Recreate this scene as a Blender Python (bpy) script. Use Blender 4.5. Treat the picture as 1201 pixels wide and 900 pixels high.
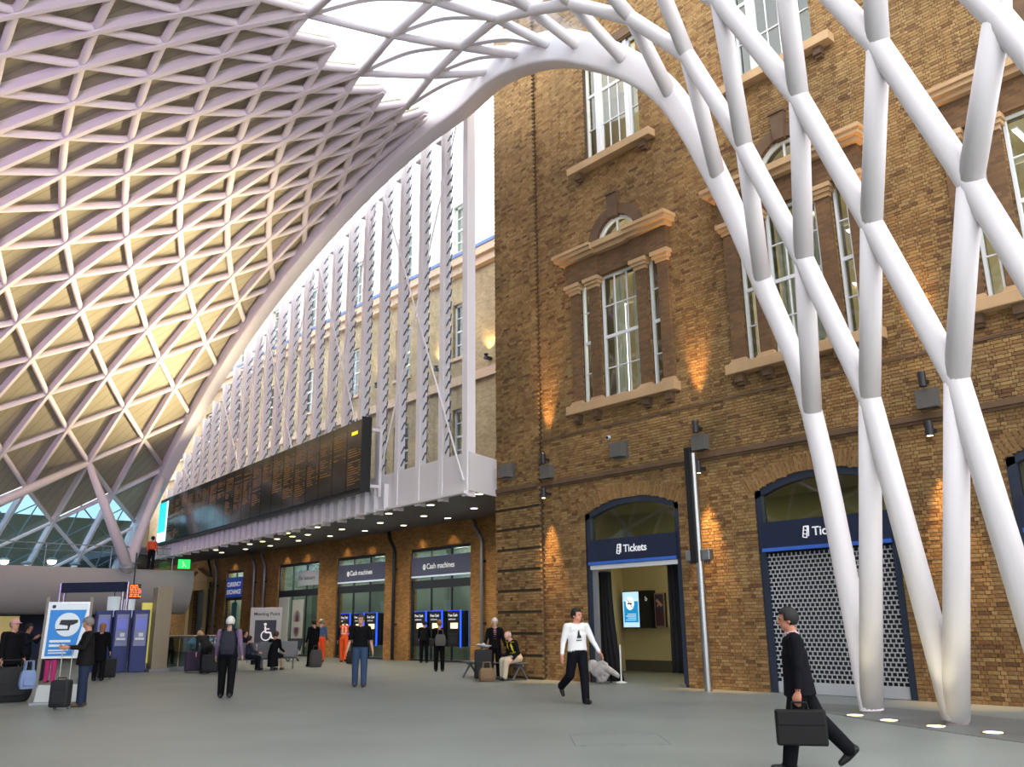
import bpy, bmesh, math, random
import numpy as np
from mathutils import Vector, Matrix, Euler
from mathutils.kdtree import KDTree
random.seed(7)
SC = bpy.context.scene
COL = SC.collection
for _o in list(bpy.data.objects): bpy.data.objects.remove(_o)

# ---------------------------------------------------------------- camera
# world: y runs along the brick front (away to the left), x into it, z up
CAM = Vector((0, 0, 1.55)); FPX = 1020.0
RIGHT = Vector((0.749505, -0.661892, -0.01186)); DOWN = Vector((0.166864, 0.206228, -0.964171)); FWD = Vector((0.640623, 0.720673, 0.265016))
cd = bpy.data.cameras.new('camera'); cd.sensor_fit = 'HORIZONTAL'; cd.sensor_width = 36; cd.lens = 36*FPX/1201; cd.clip_end = 500; cd.clip_start = .05
cam = bpy.data.objects.new('camera', cd); COL.objects.link(cam)
m4 = Matrix.Identity(4)
for r in range(3):
    m4[r][0] = RIGHT[r]; m4[r][1] = -DOWN[r]; m4[r][2] = -FWD[r]; m4[r][3] = CAM[r]
cam.matrix_world = m4
SC.camera = cam
def ray(px, py): return RIGHT*((px-600.5)/FPX) + DOWN*((py-450)/FPX) + FWD
def gp(px, py, z=0):
    d = ray(px, py); return CAM + d*((z-CAM.z)/d.z)
def xp(px, py, X):
    d = ray(px, py); return CAM + d*(X/d.x)

# ---------------------------------------------------------------- world, exposure
w = bpy.data.worlds.new('overcast_sky'); SC.world = w; w.use_nodes = True
nt = w.node_tree; nt.nodes.clear()
wo = nt.nodes.new('ShaderNodeOutputWorld'); bg = nt.nodes.new('ShaderNodeBackground')
tc = nt.nodes.new('ShaderNodeTexCoord'); nz = nt.nodes.new('ShaderNodeTexNoise'); cr = nt.nodes.new('ShaderNodeValToRGB')
nz.inputs['Scale'].default_value = 3.0; nz.inputs['Detail'].default_value = 5
cr.color_ramp.elements[0].position = .38; cr.color_ramp.elements[0].color = (.80, .87, .96, 1)
cr.color_ramp.elements[1].position = .62; cr.color_ramp.elements[1].color = (1, .985, .98, 1)
nt.links.new(tc.outputs['Generated'], nz.inputs['Vector']); nt.links.new(nz.outputs['Fac'], cr.inputs['Fac'])
nt.links.new(cr.outputs['Color'], bg.inputs['Color']); nt.links.new(bg.outputs['Background'], wo.inputs['Surface'])
bg.inputs['Strength'].default_value = 3.0
vs = SC.view_settings
vs.view_transform = 'Standard'; vs.look = 'None'; vs.gamma = 1; vs.use_curve_mapping = False
vs.exposure = 0.35

# ---------------------------------------------------------------- helpers
def lin(r, g, b):
    f = lambda c: (c/255/12.92) if c/255 <= .04045 else ((c/255+.055)/1.055)**2.4
    return (f(r), f(g), f(b), 1)
MAT = {}
def mat(name, col, rough=.6, metal=0, var=.0, vscale=3, bump=0, bscale=40, emit=None, estr=1, spec=.5, coat=0):
    if name in MAT: return MAT[name]
    m = bpy.data.materials.new(name); m.use_nodes = True; n = m.node_tree.nodes; l = m.node_tree.links
    p = n['Principled BSDF']
    c = lin(*col) if len(col) == 3 else col
    p.inputs['Base Color'].default_value = c; p.inputs['Roughness'].default_value = rough; p.inputs['Metallic'].default_value = metal
    p.inputs['Specular IOR Level'].default_value = spec
    if coat: p.inputs['Coat Weight'].default_value = coat
    tx = n.new('ShaderNodeTexCoord')
    if var:
        z = n.new('ShaderNodeTexNoise'); z.inputs['Scale'].default_value = vscale; z.inputs['Detail'].default_value = 5
        r = n.new('ShaderNodeValToRGB')
        r.color_ramp.elements[0].position = .3; r.color_ramp.elements[1].position = .7
        r.color_ramp.elements[0].color = tuple(v*(1-var) for v in c[:3])+(1,); r.color_ramp.elements[1].color = tuple(min(1, v*(1+var)) for v in c[:3])+(1,)
        l.new(tx.outputs['Object'], z.inputs['Vector']); l.new(z.outputs['Fac'], r.inputs['Fac']); l.new(r.outputs['Color'], p.inputs['Base Color'])
    if bump:
        z2 = n.new('ShaderNodeTexNoise'); z2.inputs['Scale'].default_value = bscale; z2.inputs['Detail'].default_value = 4
        b = n.new('ShaderNodeBump'); b.inputs['Strength'].default_value = bump; b.inputs['Distance'].default_value = .02
        l.new(tx.outputs['Object'], z2.inputs['Vector']); l.new(z2.outputs['Fac'], b.inputs['Height']); l.new(b.outputs['Normal'], p.inputs['Normal'])
    if emit is not None:
        p.inputs['Emission Color'].default_value = lin(*emit); p.inputs['Emission Strength'].default_value = estr
    MAT[name] = m; return m
def glass(name, tint=(1, 1, 1), refl=.12, rough=.02):
    if name in MAT: return MAT[name]
    m = bpy.data.materials.new(name); m.use_nodes = True; n = m.node_tree.nodes; l = m.node_tree.links; n.clear()
    o = n.new('ShaderNodeOutputMaterial'); t = n.new('ShaderNodeBsdfTransparent'); g = n.new('ShaderNodeBsdfGlossy'); mx = n.new('ShaderNodeMixShader')
    f = n.new('ShaderNodeLayerWeight'); f.inputs['Blend'].default_value = .5
    pw = n.new('ShaderNodeMath'); pw.operation = 'POWER'; pw.inputs[1].default_value = 4; l.new(f.outputs['Facing'], pw.inputs[0])
    mt = n.new('ShaderNodeMath'); mt.operation = 'MULTIPLY_ADD'; mt.inputs[1].default_value = .6; mt.inputs[2].default_value = refl; mt.use_clamp = True
    t.inputs['Color'].default_value = (*tint, 1); g.inputs['Roughness'].default_value = rough; g.inputs['Color'].default_value = (.9, .95, 1, 1)
    l.new(pw.outputs[0], mt.inputs[0]); l.new(mt.outputs[0], mx.inputs[0]); l.new(t.outputs[0], mx.inputs[1]); l.new(g.outputs[0], mx.inputs[2]); l.new(mx.outputs[0], o.inputs['Surface'])
    MAT[name] = m; return m

class MB:
    """collects shapes; build() links them as ONE mesh object"""
    def __init__(s): s.v = []; s.f = []; s.mi = []; s.cur = 0
    def add(s, vs, fs):
        b = len(s.v); s.v += [tuple(v) for v in vs]; s.f += [tuple(b+i for i in f) for f in fs]; s.mi += [s.cur]*len(fs); return s
    def box(s, a, b):
        x0, x1 = sorted((a[0], b[0])); y0, y1 = sorted((a[1], b[1])); z0, z1 = sorted((a[2], b[2]))
        return s.add([(x0,y0,z0),(x1,y0,z0),(x1,y1,z0),(x0,y1,z0),(x0,y0,z1),(x1,y0,z1),(x1,y1,z1),(x0,y1,z1)],
            [(0,3,2,1),(4,5,6,7),(0,1,5,4),(1,2,6,5),(2,3,7,6),(3,0,4,7)])
    def obox(s, c, ax, ay, az):   # centre and half-axis vectors
        c = Vector(c); ax = Vector(ax); ay = Vector(ay); az = Vector(az); P = []
        for k in (-1, 1):
            for i, j in ((-1,-1),(1,-1),(1,1),(-1,1)): P.append(c+ax*i+ay*j+az*k)
        F = [(0,3,2,1),(4,5,6,7),(0,1,5,4),(1,2,6,5),(2,3,7,6),(3,0,4,7)]
        if ax.cross(ay).dot(az) < 0: F = [tuple(reversed(f)) for f in F]
        return s.add(P, F)
    def bar(s, p, q, wd, ht, up=(0,0,1)):
        p = Vector(p); q = Vector(q); d = q-p; L = d.length; d /= L; up = Vector(up)
        sd = d.cross(up)
        if sd.length < 1e-5: sd = d.cross(Vector((1,0,0)))
        sd.normalize(); u = sd.cross(d)
        return s.obox((p+q)/2, d*L/2, sd*wd/2, u*ht/2)
    def tube(s, pts, r, seg=10, cap=True):
        pts = [Vector(p) for p in pts]; n = len(pts); rr = r if isinstance(r, (list, tuple)) else [r]*n
        prev = None; rings = []
        for i, p in enumerate(pts):
            t = (pts[min(i+1, n-1)]-pts[max(i-1, 0)]).normalized()
            if prev is None:
                a = t.cross(Vector((0,0,1)));  a = t.cross(Vector((1,0,0))) if a.length < 1e-3 else a
            else: a = prev-t*prev.dot(t)
            a.normalize(); prev = a; b = t.cross(a)
            rings.append([p+(a*math.cos(2*math.pi*k/seg)+b*math.sin(2*math.pi*k/seg))*rr[i] for k in range(seg)])
        V = [v for R in rings for v in R]; Fc = []
        for i in range(n-1):
            for k in range(seg):
                k2 = (k+1) % seg; Fc.append((i*seg+k, i*seg+k2, (i+1)*seg+k2, (i+1)*seg+k))
        if cap: Fc.append(tuple(range(seg-1, -1, -1))); Fc.append(tuple((n-1)*seg+k for k in range(seg)))
        return s.add(V, Fc)
    def cyl(s, p, q, r, seg=14, r2=None): return s.tube([p, q], [r, r if r2 is None else r2], seg)
    def lathe(s, prof, c=(0,0,0), seg=18):   # profile of (radius, z)
        c = Vector(c); V = []; Fc = []; n = len(prof)
        for (r, z) in prof:
            for k in range(seg): a = 2*math.pi*k/seg; V.append(c+Vector((r*math.cos(a), r*math.sin(a), z)))
        for i in range(n-1):
            for k in range(seg): k2 = (k+1) % seg; Fc.append((i*seg+k, i*seg+k2, (i+1)*seg+k2, (i+1)*seg+k))
        Fc.append(tuple(range(seg-1, -1, -1))); Fc.append(tuple((n-1)*seg+k for k in range(seg)))
        return s.add(V, Fc)
    def ell(s, c, r, rot=None, seg=14, rng=9):
        c = Vector(c); V = []; Fc = []
        rm = rot if rot is not None else Matrix.Identity(3)
        for i in range(rng+1):
            th = math.pi*i/rng
            for k in range(seg):
                ph = 2*math.pi*k/seg
                V.append(c+rm@Vector((r[0]*math.sin(th)*math.cos(ph), r[1]*math.sin(th)*math.sin(ph), r[2]*math.cos(th))))
        for i in range(rng):
            for k in range(seg): k2 = (k+1) % seg; Fc.append((i*seg+k, (i+1)*seg+k, (i+1)*seg+k2, i*seg+k2))
        return s.add(V, Fc)
    def prism(s, poly, o, eu, ev, ew):   # polygon in (u,v), extruded along ew
        o = Vector(o); eu = Vector(eu); ev = Vector(ev); ew = Vector(ew); n = len(poly)
        area = sum(poly[i][0]*poly[(i+1) % n][1]-poly[(i+1) % n][0]*poly[i][1] for i in range(n))
        if (area > 0) != (eu.cross(ev).dot(ew) > 0): poly = poly[::-1]
        V = [o+eu*u+ev*v for u, v in poly]+[o+eu*u+ev*v+ew for u, v in poly]
        Fc = [tuple(range(n-1, -1, -1)), tuple(range(n, 2*n))]+[(i, (i+1) % n, n+(i+1) % n, n+i) for i in range(n)]
        return s.add(V, Fc)
    def build(s, name, m, parent=None, smooth=False, kind=None, bevel=0):
        me = bpy.data.meshes.new(name); me.from_pydata(s.v, [], s.f)
        for mm in (m if isinstance(m, (list, tuple)) else [m]): me.materials.append(mm)
        if any(s.mi): me.polygons.foreach_set('material_index', s.mi)
        if smooth: me.polygons.foreach_set('use_smooth', [True]*len(me.polygons))
        o = bpy.data.objects.new(name, me); COL.objects.link(o)
        if parent is not None: o.parent = parent
        if kind: o['kind'] = kind
        if bevel:
            b = o.modifiers.new('bevel', 'BEVEL'); b.width = bevel; b.segments = 2; b.limit_method = 'ANGLE'
        if smooth == 'auto':
            me.set_sharp_from_angle(angle=math.radians(40))
        return o
def tag(o, label=None, cat=None, group=None, kind=None):
    if label: o['label'] = label
    if cat: o['category'] = cat
    if group: o['group'] = group
    if kind: o['kind'] = kind
    return o
def thing(name, loc=(0,0,0), rz=0, label=None, cat=None, group=None, kind=None):
    o = bpy.data.objects.new(name, None); COL.objects.link(o); o.location = loc; o.rotation_euler = (0,0,rz); o.empty_display_size = .2
    return tag(o, label, cat, group, kind)
def copy_tree(o, parent=None):
    c = o.copy(); COL.objects.link(c); c.parent = parent
    for ch in o.children: copy_tree(ch, c)
    return c
def text(body, size, m, parent, o, eu, ev, depth=.006, name='lettering', align='LEFT', bold=0):
    cu = bpy.data.curves.new(name, 'FONT'); cu.body = body; cu.size = size; cu.align_x = align; cu.align_y = 'BOTTOM_BASELINE'; cu.extrude = depth; cu.offset = bold
    tmp = bpy.data.objects.new('tmp', cu); COL.objects.link(tmp)
    dg = bpy.context.evaluated_depsgraph_get(); me = bpy.data.meshes.new_from_object(tmp.evaluated_get(dg)); me.name = name
    bpy.data.objects.remove(tmp); bpy.data.curves.remove(cu)
    eu = Vector(eu).normalized(); ev = Vector(ev).normalized(); ew = eu.cross(ev); o = Vector(o)
    M = Matrix.Identity(4)
    for r in range(3): M[r][0] = eu[r]; M[r][1] = ev[r]; M[r][2] = ew[r]; M[r][3] = o[r]
    me.transform(M); me.materials.clear(); me.materials.append(m)
    ob = bpy.data.objects.new(name, me); COL.objects.link(ob); ob.parent = parent; return ob
def spot(name, loc, to, power, color, size=60, blend=.6, rad=.05):
    l = bpy.data.lights.new(name, 'SPOT'); l.energy = power; l.color = color; l.spot_size = math.radians(size); l.spot_blend = blend; l.shadow_soft_size = rad
    o = bpy.data.objects.new(name, l); COL.objects.link(o); o.location = loc
    o.rotation_euler = (Vector(to)-Vector(loc)).to_track_quat('-Z', 'Y').to_euler(); return o
def point(name, loc, power, color, rad=.08):
    l = bpy.data.lights.new(name, 'POINT'); l.energy = power; l.color = color; l.shadow_soft_size = rad
    o = bpy.data.objects.new(name, l); COL.objects.link(o); o.location = loc; return o

# ---------------------------------------------------------------- materials
def brick_colour_material(name, stops, dirt=.35):
    """colour per brick from a mesh attribute, grain and stains from noise"""
    m = bpy.data.materials.new(name); m.use_nodes = True; n = m.node_tree.nodes; l = m.node_tree.links; p = n['Principled BSDF']
    p.inputs['Roughness'].default_value = .85; p.inputs['Specular IOR Level'].default_value = .25
    at = n.new('ShaderNodeAttribute'); at.attribute_name = 'shade'
    r = n.new('ShaderNodeValToRGB'); e = r.color_ramp.elements
    e[0].position = 0; e[0].color = lin(*stops[0]); e[1].position = 1; e[1].color = lin(*stops[-1])
    for i, c in enumerate(stops[1:-1]): q = e.new((i+1)/(len(stops)-1)); q.color = lin(*c)
    tx = n.new('ShaderNodeTexCoord'); z = n.new('ShaderNodeTexNoise'); z.inputs['Scale'].default_value = .55; z.inputs['Detail'].default_value = 6; z.inputs['Roughness'].default_value = .65
    z2 = n.new('ShaderNodeTexNoise'); z2.inputs['Scale'].default_value = 22; z2.inputs['Detail'].default_value = 3
    r2 = n.new('ShaderNodeValToRGB'); r2.color_ramp.elements[0].position = .35; r2.color_ramp.elements[0].color = (1-dirt,)*3+(1,); r2.color_ramp.elements[1].position = .65; r2.color_ramp.elements[1].color = (1.1, 1.05, 1, 1)
    r3 = n.new('ShaderNodeValToRGB'); r3.color_ramp.elements[0].position = .3; r3.color_ramp.elements[0].color = (.75,)*3+(1,); r3.color_ramp.elements[1].position = .7; r3.color_ramp.elements[1].color = (1.15,)*3+(1,)
    x1 = n.new('ShaderNodeMix'); x1.data_type = 'RGBA'; x1.blend_type = 'MULTIPLY'; x1.inputs[0].default_value = 1
    x2 = n.new('ShaderNodeMix'); x2.data_type = 'RGBA'; x2.blend_type = 'MULTIPLY'; x2.inputs[0].default_value = 1
    l.new(at.outputs['Fac'], r.inputs['Fac']); l.new(tx.outputs['Object'], z.inputs['Vector']); l.new(tx.outputs['Object'], z2.inputs['Vector'])
    l.new(z.outputs['Fac'], r2.inputs['Fac']); l.new(z2.outputs['Fac'], r3.inputs['Fac'])
    l.new(r.outputs['Color'], x1.inputs[6]); l.new(r2.outputs['Color'], x1.inputs[7]); l.new(x1.outputs[2], x2.inputs[6]); l.new(r3.outputs['Color'], x2.inputs[7]); l.new(x2.outputs[2], p.inputs['Base Color'])
    b = n.new('ShaderNodeBump'); b.inputs['Strength'].default_value = .5; b.inputs['Distance'].default_value = .01; l.new(z2.outputs['Fac'], b.inputs['Height']); l.new(b.outputs['Normal'], p.inputs['Normal'])
    MAT[name] = m; return m
def brick_wall_material(name, c1, c2, mortar, rot=True):
    """brickwork too far off to tell the bricks apart"""
    m = bpy.data.materials.new(name); m.use_nodes = True; n = m.node_tree.nodes; l = m.node_tree.links; p = n['Principled BSDF']; p.inputs['Roughness'].default_value = .85
    tx = n.new('ShaderNodeTexCoord'); sp = n.new('ShaderNodeSeparateXYZ'); cb = n.new('ShaderNodeCombineXYZ')
    l.new(tx.outputs['Object'], sp.inputs[0]); l.new(sp.outputs['Y' if rot else 'X'], cb.inputs[0]); l.new(sp.outputs['Z'], cb.inputs[1])
    b = n.new('ShaderNodeTexBrick'); b.inputs['Color1'].default_value = lin(*c1); b.inputs['Color2'].default_value = lin(*c2); b.inputs['Mortar'].default_value = lin(*mortar)
    b.inputs['Scale'].default_value = 1; b.inputs['Brick Width'].default_value = .225; b.inputs['Row Height'].default_value = .075; b.inputs['Mortar Size'].default_value = .006; b.inputs['Bias'].default_value = -.1
    z = n.new('ShaderNodeTexNoise'); z.inputs['Scale'].default_value = .8; z.inputs['Detail'].default_value = 6
    r2 = n.new('ShaderNodeValToRGB'); r2.color_ramp.elements[0].position = .35; r2.color_ramp.elements[0].color = (.75,)*3+(1,); r2.color_ramp.elements[1].position = .65; r2.color_ramp.elements[1].color = (1.1,)*3+(1,)
    x1 = n.new('ShaderNodeMix'); x1.data_type = 'RGBA'; x1.blend_type = 'MULTIPLY'; x1.inputs[0].default_value = 1
    l.new(cb.outputs[0], b.inputs['Vector']); l.new(tx.outputs['Object'], z.inputs['Vector']); l.new(z.outputs['Fac'], r2.inputs['Fac'])
    l.new(b.outputs['Color'], x1.inputs[6]); l.new(r2.outputs['Color'], x1.inputs[7]); l.new(x1.outputs[2], p.inputs['Base Color'])
    bp = n.new('ShaderNodeBump'); bp.inputs['Strength'].default_value = .4; bp.inputs['Distance'].default_value = .01; bp.invert = True; l.new(b.outputs['Fac'], bp.inputs['Height']); l.new(bp.outputs['Normal'], p.inputs['Normal'])
    MAT[name] = m; return m
mat('white_steel', (228, 221, 222), .6, var=.03, vscale=.4, spec=.3)
mat('roof_steel', (228, 216, 218), .6, spec=.3)
mat('grey_steel', (150, 152, 156), .4, .5)
mat('stainless', (170, 168, 165), .3, .9)
mat('dark_steel', (52, 56, 64), .45, .4)
mat('black', (18, 18, 20), .5)
mat('mortar', (88, 72, 54), .95, var=.2, vscale=1.2, bump=.3)
mat('stone', (186, 152, 112), .8, var=.12, vscale=1.5, bump=.15)
mat('brown_stone', (100, 76, 54), .85, var=.25, vscale=2, bump=.3)
mat('sash_white', (222, 222, 222), .5)
mat('navy', (28, 36, 62), .4)
mat('navy_frame', (38, 46, 62), .45)
mat('sign_blue', (58, 104, 196), .4)
mat('sign_white', (236, 236, 240), .5, emit=(236, 236, 240), estr=.25)
mat('cream_wall', (196, 182, 142), .8, var=.05)
mat('soffit', (96, 92, 96), .7)
mat('board_black', (20, 23, 28), .12, spec=.8)
mat('amber', (110, 76, 24), .5, emit=(200, 130, 30), estr=.13)
mat('lamp_glow', (255, 240, 200), .5, emit=(255, 236, 190), estr=6)
mat('tube_glow', (255, 250, 235), .5, emit=(255, 246, 225), estr=9)
brick_colour_material('facade_brick', [(106, 78, 52), (136, 104, 67), (152, 120, 78), (166, 137, 92), (118, 86, 60)], .34)
brick_wall_material('column_brick', (122, 88, 54), (94, 68, 44), (104, 82, 58)); brick_wall_material('rear_brick', (176, 128, 66), (140, 98, 52), (110, 84, 54))
brick_wall_material('pale_brick', (186, 162, 126), (160, 138, 106), (166, 148, 118)); brick_wall_material('skylit_brick', (244, 240, 228), (228, 222, 206), (232, 226, 212))
glass('window_glass', (.82, .86, .84), .06); glass('clear_glass', (.93, .97, .98), .03); glass('green_glass', (.68, .75, .70), .05); glass('roof_glass', (.93, .97, 1), .02); glass('tinted_glass', (.42, .55, .61), .03)
# ================================================================ SETTING
# ---------------------------------------------------------------- floor
def floor_material():
    m = mat('floor_stone', (124, 129, 124), .45, var=.10, vscale=.5, bump=.06, bscale=60); return m
floor = MB().box((-40, -25, -.3), (30, 75, 0)).build('floor', floor_material()); floor['kind'] = 'structure'
mb = MB(); poly = []
for k in range(40):
    a = 2*math.pi*k/40; poly.append((math.cos(a)*1.15*1.0, math.sin(a)*5.6))
ca, sa = math.cos(-.36), math.sin(-.36)
mb.prism([(u*ca-v*sa, u*sa+v*ca) for u, v in poly], (13.75, 4.2, 0), (1,0,0), (0,1,0), (0,0,.006))
mb.build('paving_inlay', mat('dark_granite', (104, 106, 104), .5, var=.15, vscale=30), floor)
hc = gp(725, 868); hd = Vector((.75, -.66, 0)); hn = Vector((.66, .75, 0))
mb = MB()
for sgn in (-1, 1):
    mb.bar(hc+hd*.62*sgn-hn*.55, hc+hd*.62*sgn+hn*.55, .012, .004); mb.bar(hc+hn*.55*sgn-hd*.62, hc+hn*.55*sgn+hd*.62, .012, .004)
for sx in (-.5, 0, .5):
    for sy in (-.55, .55): mb.obox(hc+hd*sx+hn*sy, hd*.045, hn*.016, (0,0,.003))
mb.build('access_cover', mat('cover_joint', (104, 110, 110), .6), floor)

# ---------------------------------------------------------------- brick front
FX = 17.6; BAYS = (15.2, 9.75, 4.3)
def seg_arch(yc, hw, zs, rise):
    R = (hw*hw+rise*rise)/(2*rise)
    return lambda y: zs-(R-rise)+math.sqrt(max(R*R-(y-yc)**2, 0))
OPEN = []   # (ya, yb, zlo, ztop function, arched)
for yc in BAYS:
    OPEN.append((yc-1.62, yc+1.62, 0, seg_arch(yc, 1.62, 4.4, .36), True))
    OPEN.append((yc-.68, yc+.68, 7.5, lambda y: 11.2, False))
    for s in (-1, 1):
        a, b = sorted((yc+s*1.1, yc+s*1.45)); OPEN.append((a, b, 7.5, lambda y: 11.2, False))
    OPEN.append((yc-.75, yc+.75, 12.15, (lambda c: (lambda y: 12.15+math.sqrt(max(.5625-(y-c)**2, 0))))(yc), True))
    OPEN.append((yc-1.08, yc+1.08, 15.0, lambda y: 18.55, False))
Y0, Y1, ZT = 1.2, 20.45, 22.0
bk = {Y0, Y1}
for a, b, zl, zt, ar in OPEN:
    k = 14 if ar else 1
    for i in range(k+1): bk.add(round(a+(b-a)*i/k, 5))
bk = sorted(bk); mb = MB()
for a, b in zip(bk, bk[1:]):
    c = (a+b)/2; cur = (0, 0)
    for oa, ob, zl, zt, ar in sorted((o for o in OPEN if o[0] < c < o[1]), key=lambda o: o[2]):
        if zl > max(cur)+1e-6: mb.add([(FX, b, cur[1]), (FX, a, cur[0]), (FX, a, zl), (FX, b, zl)], [(0,1,2,3)])
        cur = (zt(a), zt(b))
        mb.add([(FX, a, cur[0]), (FX, b, cur[1]), (FX+.4, b, cur[1]), (FX+.4, a, cur[0])], [(0,1,2,3)])
        if zl > 0: mb.add([(FX, b, zl), (FX, a, zl), (FX+.4, a, zl), (FX+.4, b, zl)], [(0,1,2,3)])
    mb.add([(FX, b, cur[1]), (FX, a, cur[0]), (FX, a, ZT), (FX, b, ZT)], [(0,1,2,3)])
for oa, ob, zl, zt, ar in OPEN:
    ha, hb = zt(oa), zt(ob)
    mb.add([(FX, oa, zl), (FX+.4, oa, zl), (FX+.4, oa, ha), (FX, oa, ha)], [(0,1,2,3)])
    mb.add([(FX+.4, ob, zl), (FX, ob, zl), (FX, ob, hb), (FX+.4, ob, hb)], [(0,1,2,3)])
mb.box((17.5, 18.55, 0), (FX+.3, Y1, ZT))                         # corner pier core
mb.box((FX+.4, Y1-.5, 0), (22.8, Y1, ZT))                         # end wall of the block
mb.box((FX, Y0, 0), (FX+.6, Y0+.05, ZT))
wall_facade = mb.build('wall_front', MAT['mortar']); wall_facade['kind'] = 'structure'
def front_x(y, z):
    x = FX
    if y > 18.55: x = 17.48 if z > 5.45 else 17.44
    if 5.5 < z < 6.72: x -= .035
    return x
bv, bf, bs = [], [], []; single = []
rz = 0
def opens_at(z):
    r = []
    for a, b, zl, zt, ar in OPEN:
        if zl-.01 <= z <= zt((a+b)/2)+.005:
            if ar and z > zt(a):
                lo, hi = a, (a+b)/2
                for _ in range(20):
                    md = (lo+hi)/2
                    if zt(md) < z: lo = md
                    else: hi = md
                r.append((lo, a+b-lo))
            else: r.append((a, b))
    return sorted(r)
nrow = int(ZT/.075)
rnd = random.Random(3)
for i in range(nrow):
    z = i*.075+.004; zc = z+.0325
    iv = opens_at(zc)
    if zc < 5.3 : groove = (zc % .60) < .075
    else: groove = False
    y = Y0-(.17 if i % 2 else 0); k = 0
    while y < Y1:
        ln = .215 if (k+i) % 2 == 0 else .1025
        a, b = max(y, Y0), min(y+ln, Y1); y += ln+.011; k += 1
        if a > 18.4 and groove and b > 18.56: continue
        pcs = [(a, b)]
        for oa, ob in iv:
            nx = []
            for p, q in pcs:
                if q <= oa or p >= ob: nx.append((p, q)); continue
                if p < oa: nx.append((p, oa))
                if q > ob: nx.append((ob, q))
            pcs = nx
        for p, q in pcs:
            if q-p < .03: continue
            if p < 18.55 < q: q = 18.55 if 18.55-p > q-18.55 else q
            x1 = front_x((p+q)/2, zc); t = .012+rnd.random()*.008; sh = min(1, max(0, rnd.gauss(.5, .2)))
            if rnd.random() < .03: sh = rnd.choice((.05, .95))
            full = abs((q-p)-.215) < .001
            if full and x1 == FX and 6.0 < p < 8.2 and zc < 4.2: single.append((p, z, sh)); continue
            c = len(bv); x0 = x1-t; xb = x1+.03; zt_ = z+.065
            bv += [(x0,p,z),(x0,q,z),(x0,q,zt_),(x0,p,zt_),(xb,p,z),(xb,q,z),(xb,q,zt_),(xb,p,zt_)]
            bf += [(c,c+3,c+2,c+1),(c,c+4,c+7,c+3),(c+1,c+2,c+6,c+5),(c+3,c+7,c+6,c+2),(c,c+1,c+5,c+4)]; bs += [sh]*5
camxy = Vector((0, 0, 1.55))
def inframe(y, z):
    c = Vector((FX, y, z))-CAM; d = c.dot(FWD); px = 600.5+FPX*c.dot(RIGHT)/d; py = 450+FPX*c.dot(DOWN)/d
    return 0 < px < 1201 and 0 < py < 900
single.sort(key=lambda s: (not inframe(s[0]+.1, s[1]), (Vector((FX, s[0], s[1]))-CAM).length))
for p, z, sh in single[300:]:
    c = len(bv); x0 = FX-.016; xb = FX+.03; q = p+.215; zt_ = z+.065
    bv += [(x0,p,z),(x0,q,z),(x0,q,zt_),(x0,p,zt_),(xb,p,z),(xb,q,z),(xb,q,zt_),(xb,p,zt_)]
    bf += [(c,c+3,c+2,c+1),(c,c+4,c+7,c+3),(c+1,c+2,c+6,c+5),(c+3,c+7,c+6,c+2),(c,c+1,c+5,c+4)]; bs += [sh]*5
me = bpy.data.meshes.new('bricks'); me.from_pydata(bv, [], bf); me.materials.append(MAT['facade_brick'])
at = me.attributes.new('shade', 'FLOAT', 'FACE'); at.data.foreach_set('value', bs)
o = bpy.data.objects.new('bricks', me); COL.objects.link(o); o.parent = wall_facade; o['kind'] = 'stuff'
bm_mesh = []
for v in range(12):
    t = .012+.008*((v*5) % 12)/12
    b = MB(); b.box((-t, 0, 0), (.03, .215, .065)); me = bpy.data.meshes.new('brick'); me.from_pydata(b.v, [], b.f); me.materials.append(MAT['facade_brick'])
    at = me.attributes.new('shade', 'FLOAT', 'FACE'); at.data.foreach_set('value', [v/11]*6); bm_mesh.append(me)
for p, z, sh in single[:300]:
    o = bpy.data.objects.new('brick', bm_mesh[min(11, int(sh*12))]); COL.objects.link(o); o.location = (FX, p, z); o.parent = wall_facade
# courses
mb = MB(); mb.box((FX-.12, Y0, 5.38), (FX+.1, 18.5, 5.5)); mb.box((17.34, 18.5, 5.38), (FX, Y1+.06, 5.5)); mb.box((FX-.07, Y0, 5.32), (FX+.1, 18.52, 5.38)); mb.box((17.38, 18.52, 5.32), (FX, Y1+.04, 5.38))
mb.build('string_course', MAT['brown_stone'], wall_facade)
mb = MB(); mb.box((FX-.08, Y0, 6.72), (FX+.1, 18.55, 6.78)); mb.build('ledge', MAT['brown_stone'], wall_facade)
for yc in BAYS:                                                   # rubbed brick heads over the doors
    mb = MB(); f = seg_arch(yc, 1.62, 4.4, .36)
    for k in range(36):
        a = yc-1.8+3.6*k/36; bb = a+.088; zz = f(min(max((a+bb)/2, yc-1.62), yc+1.62))
        tl = (a+.044-yc)*.12
        mb.prism([(a, zz), (bb, zz), (bb+tl, zz+.36), (a+tl, zz+.36)], (FX-.022, 0, 0), (0,1,0), (0,0,1), (.05,0,0))
    ob = mb.build('rubbed_brick_head', MAT['facade_brick'], wall_facade)
    a_ = ob.data.attributes.new('shade', 'FLOAT', 'FACE'); a_.data.foreach_set('value', [.3+.25*((i//6*7) % 5)/5 for i in range(len(ob.data.polygons))])
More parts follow.
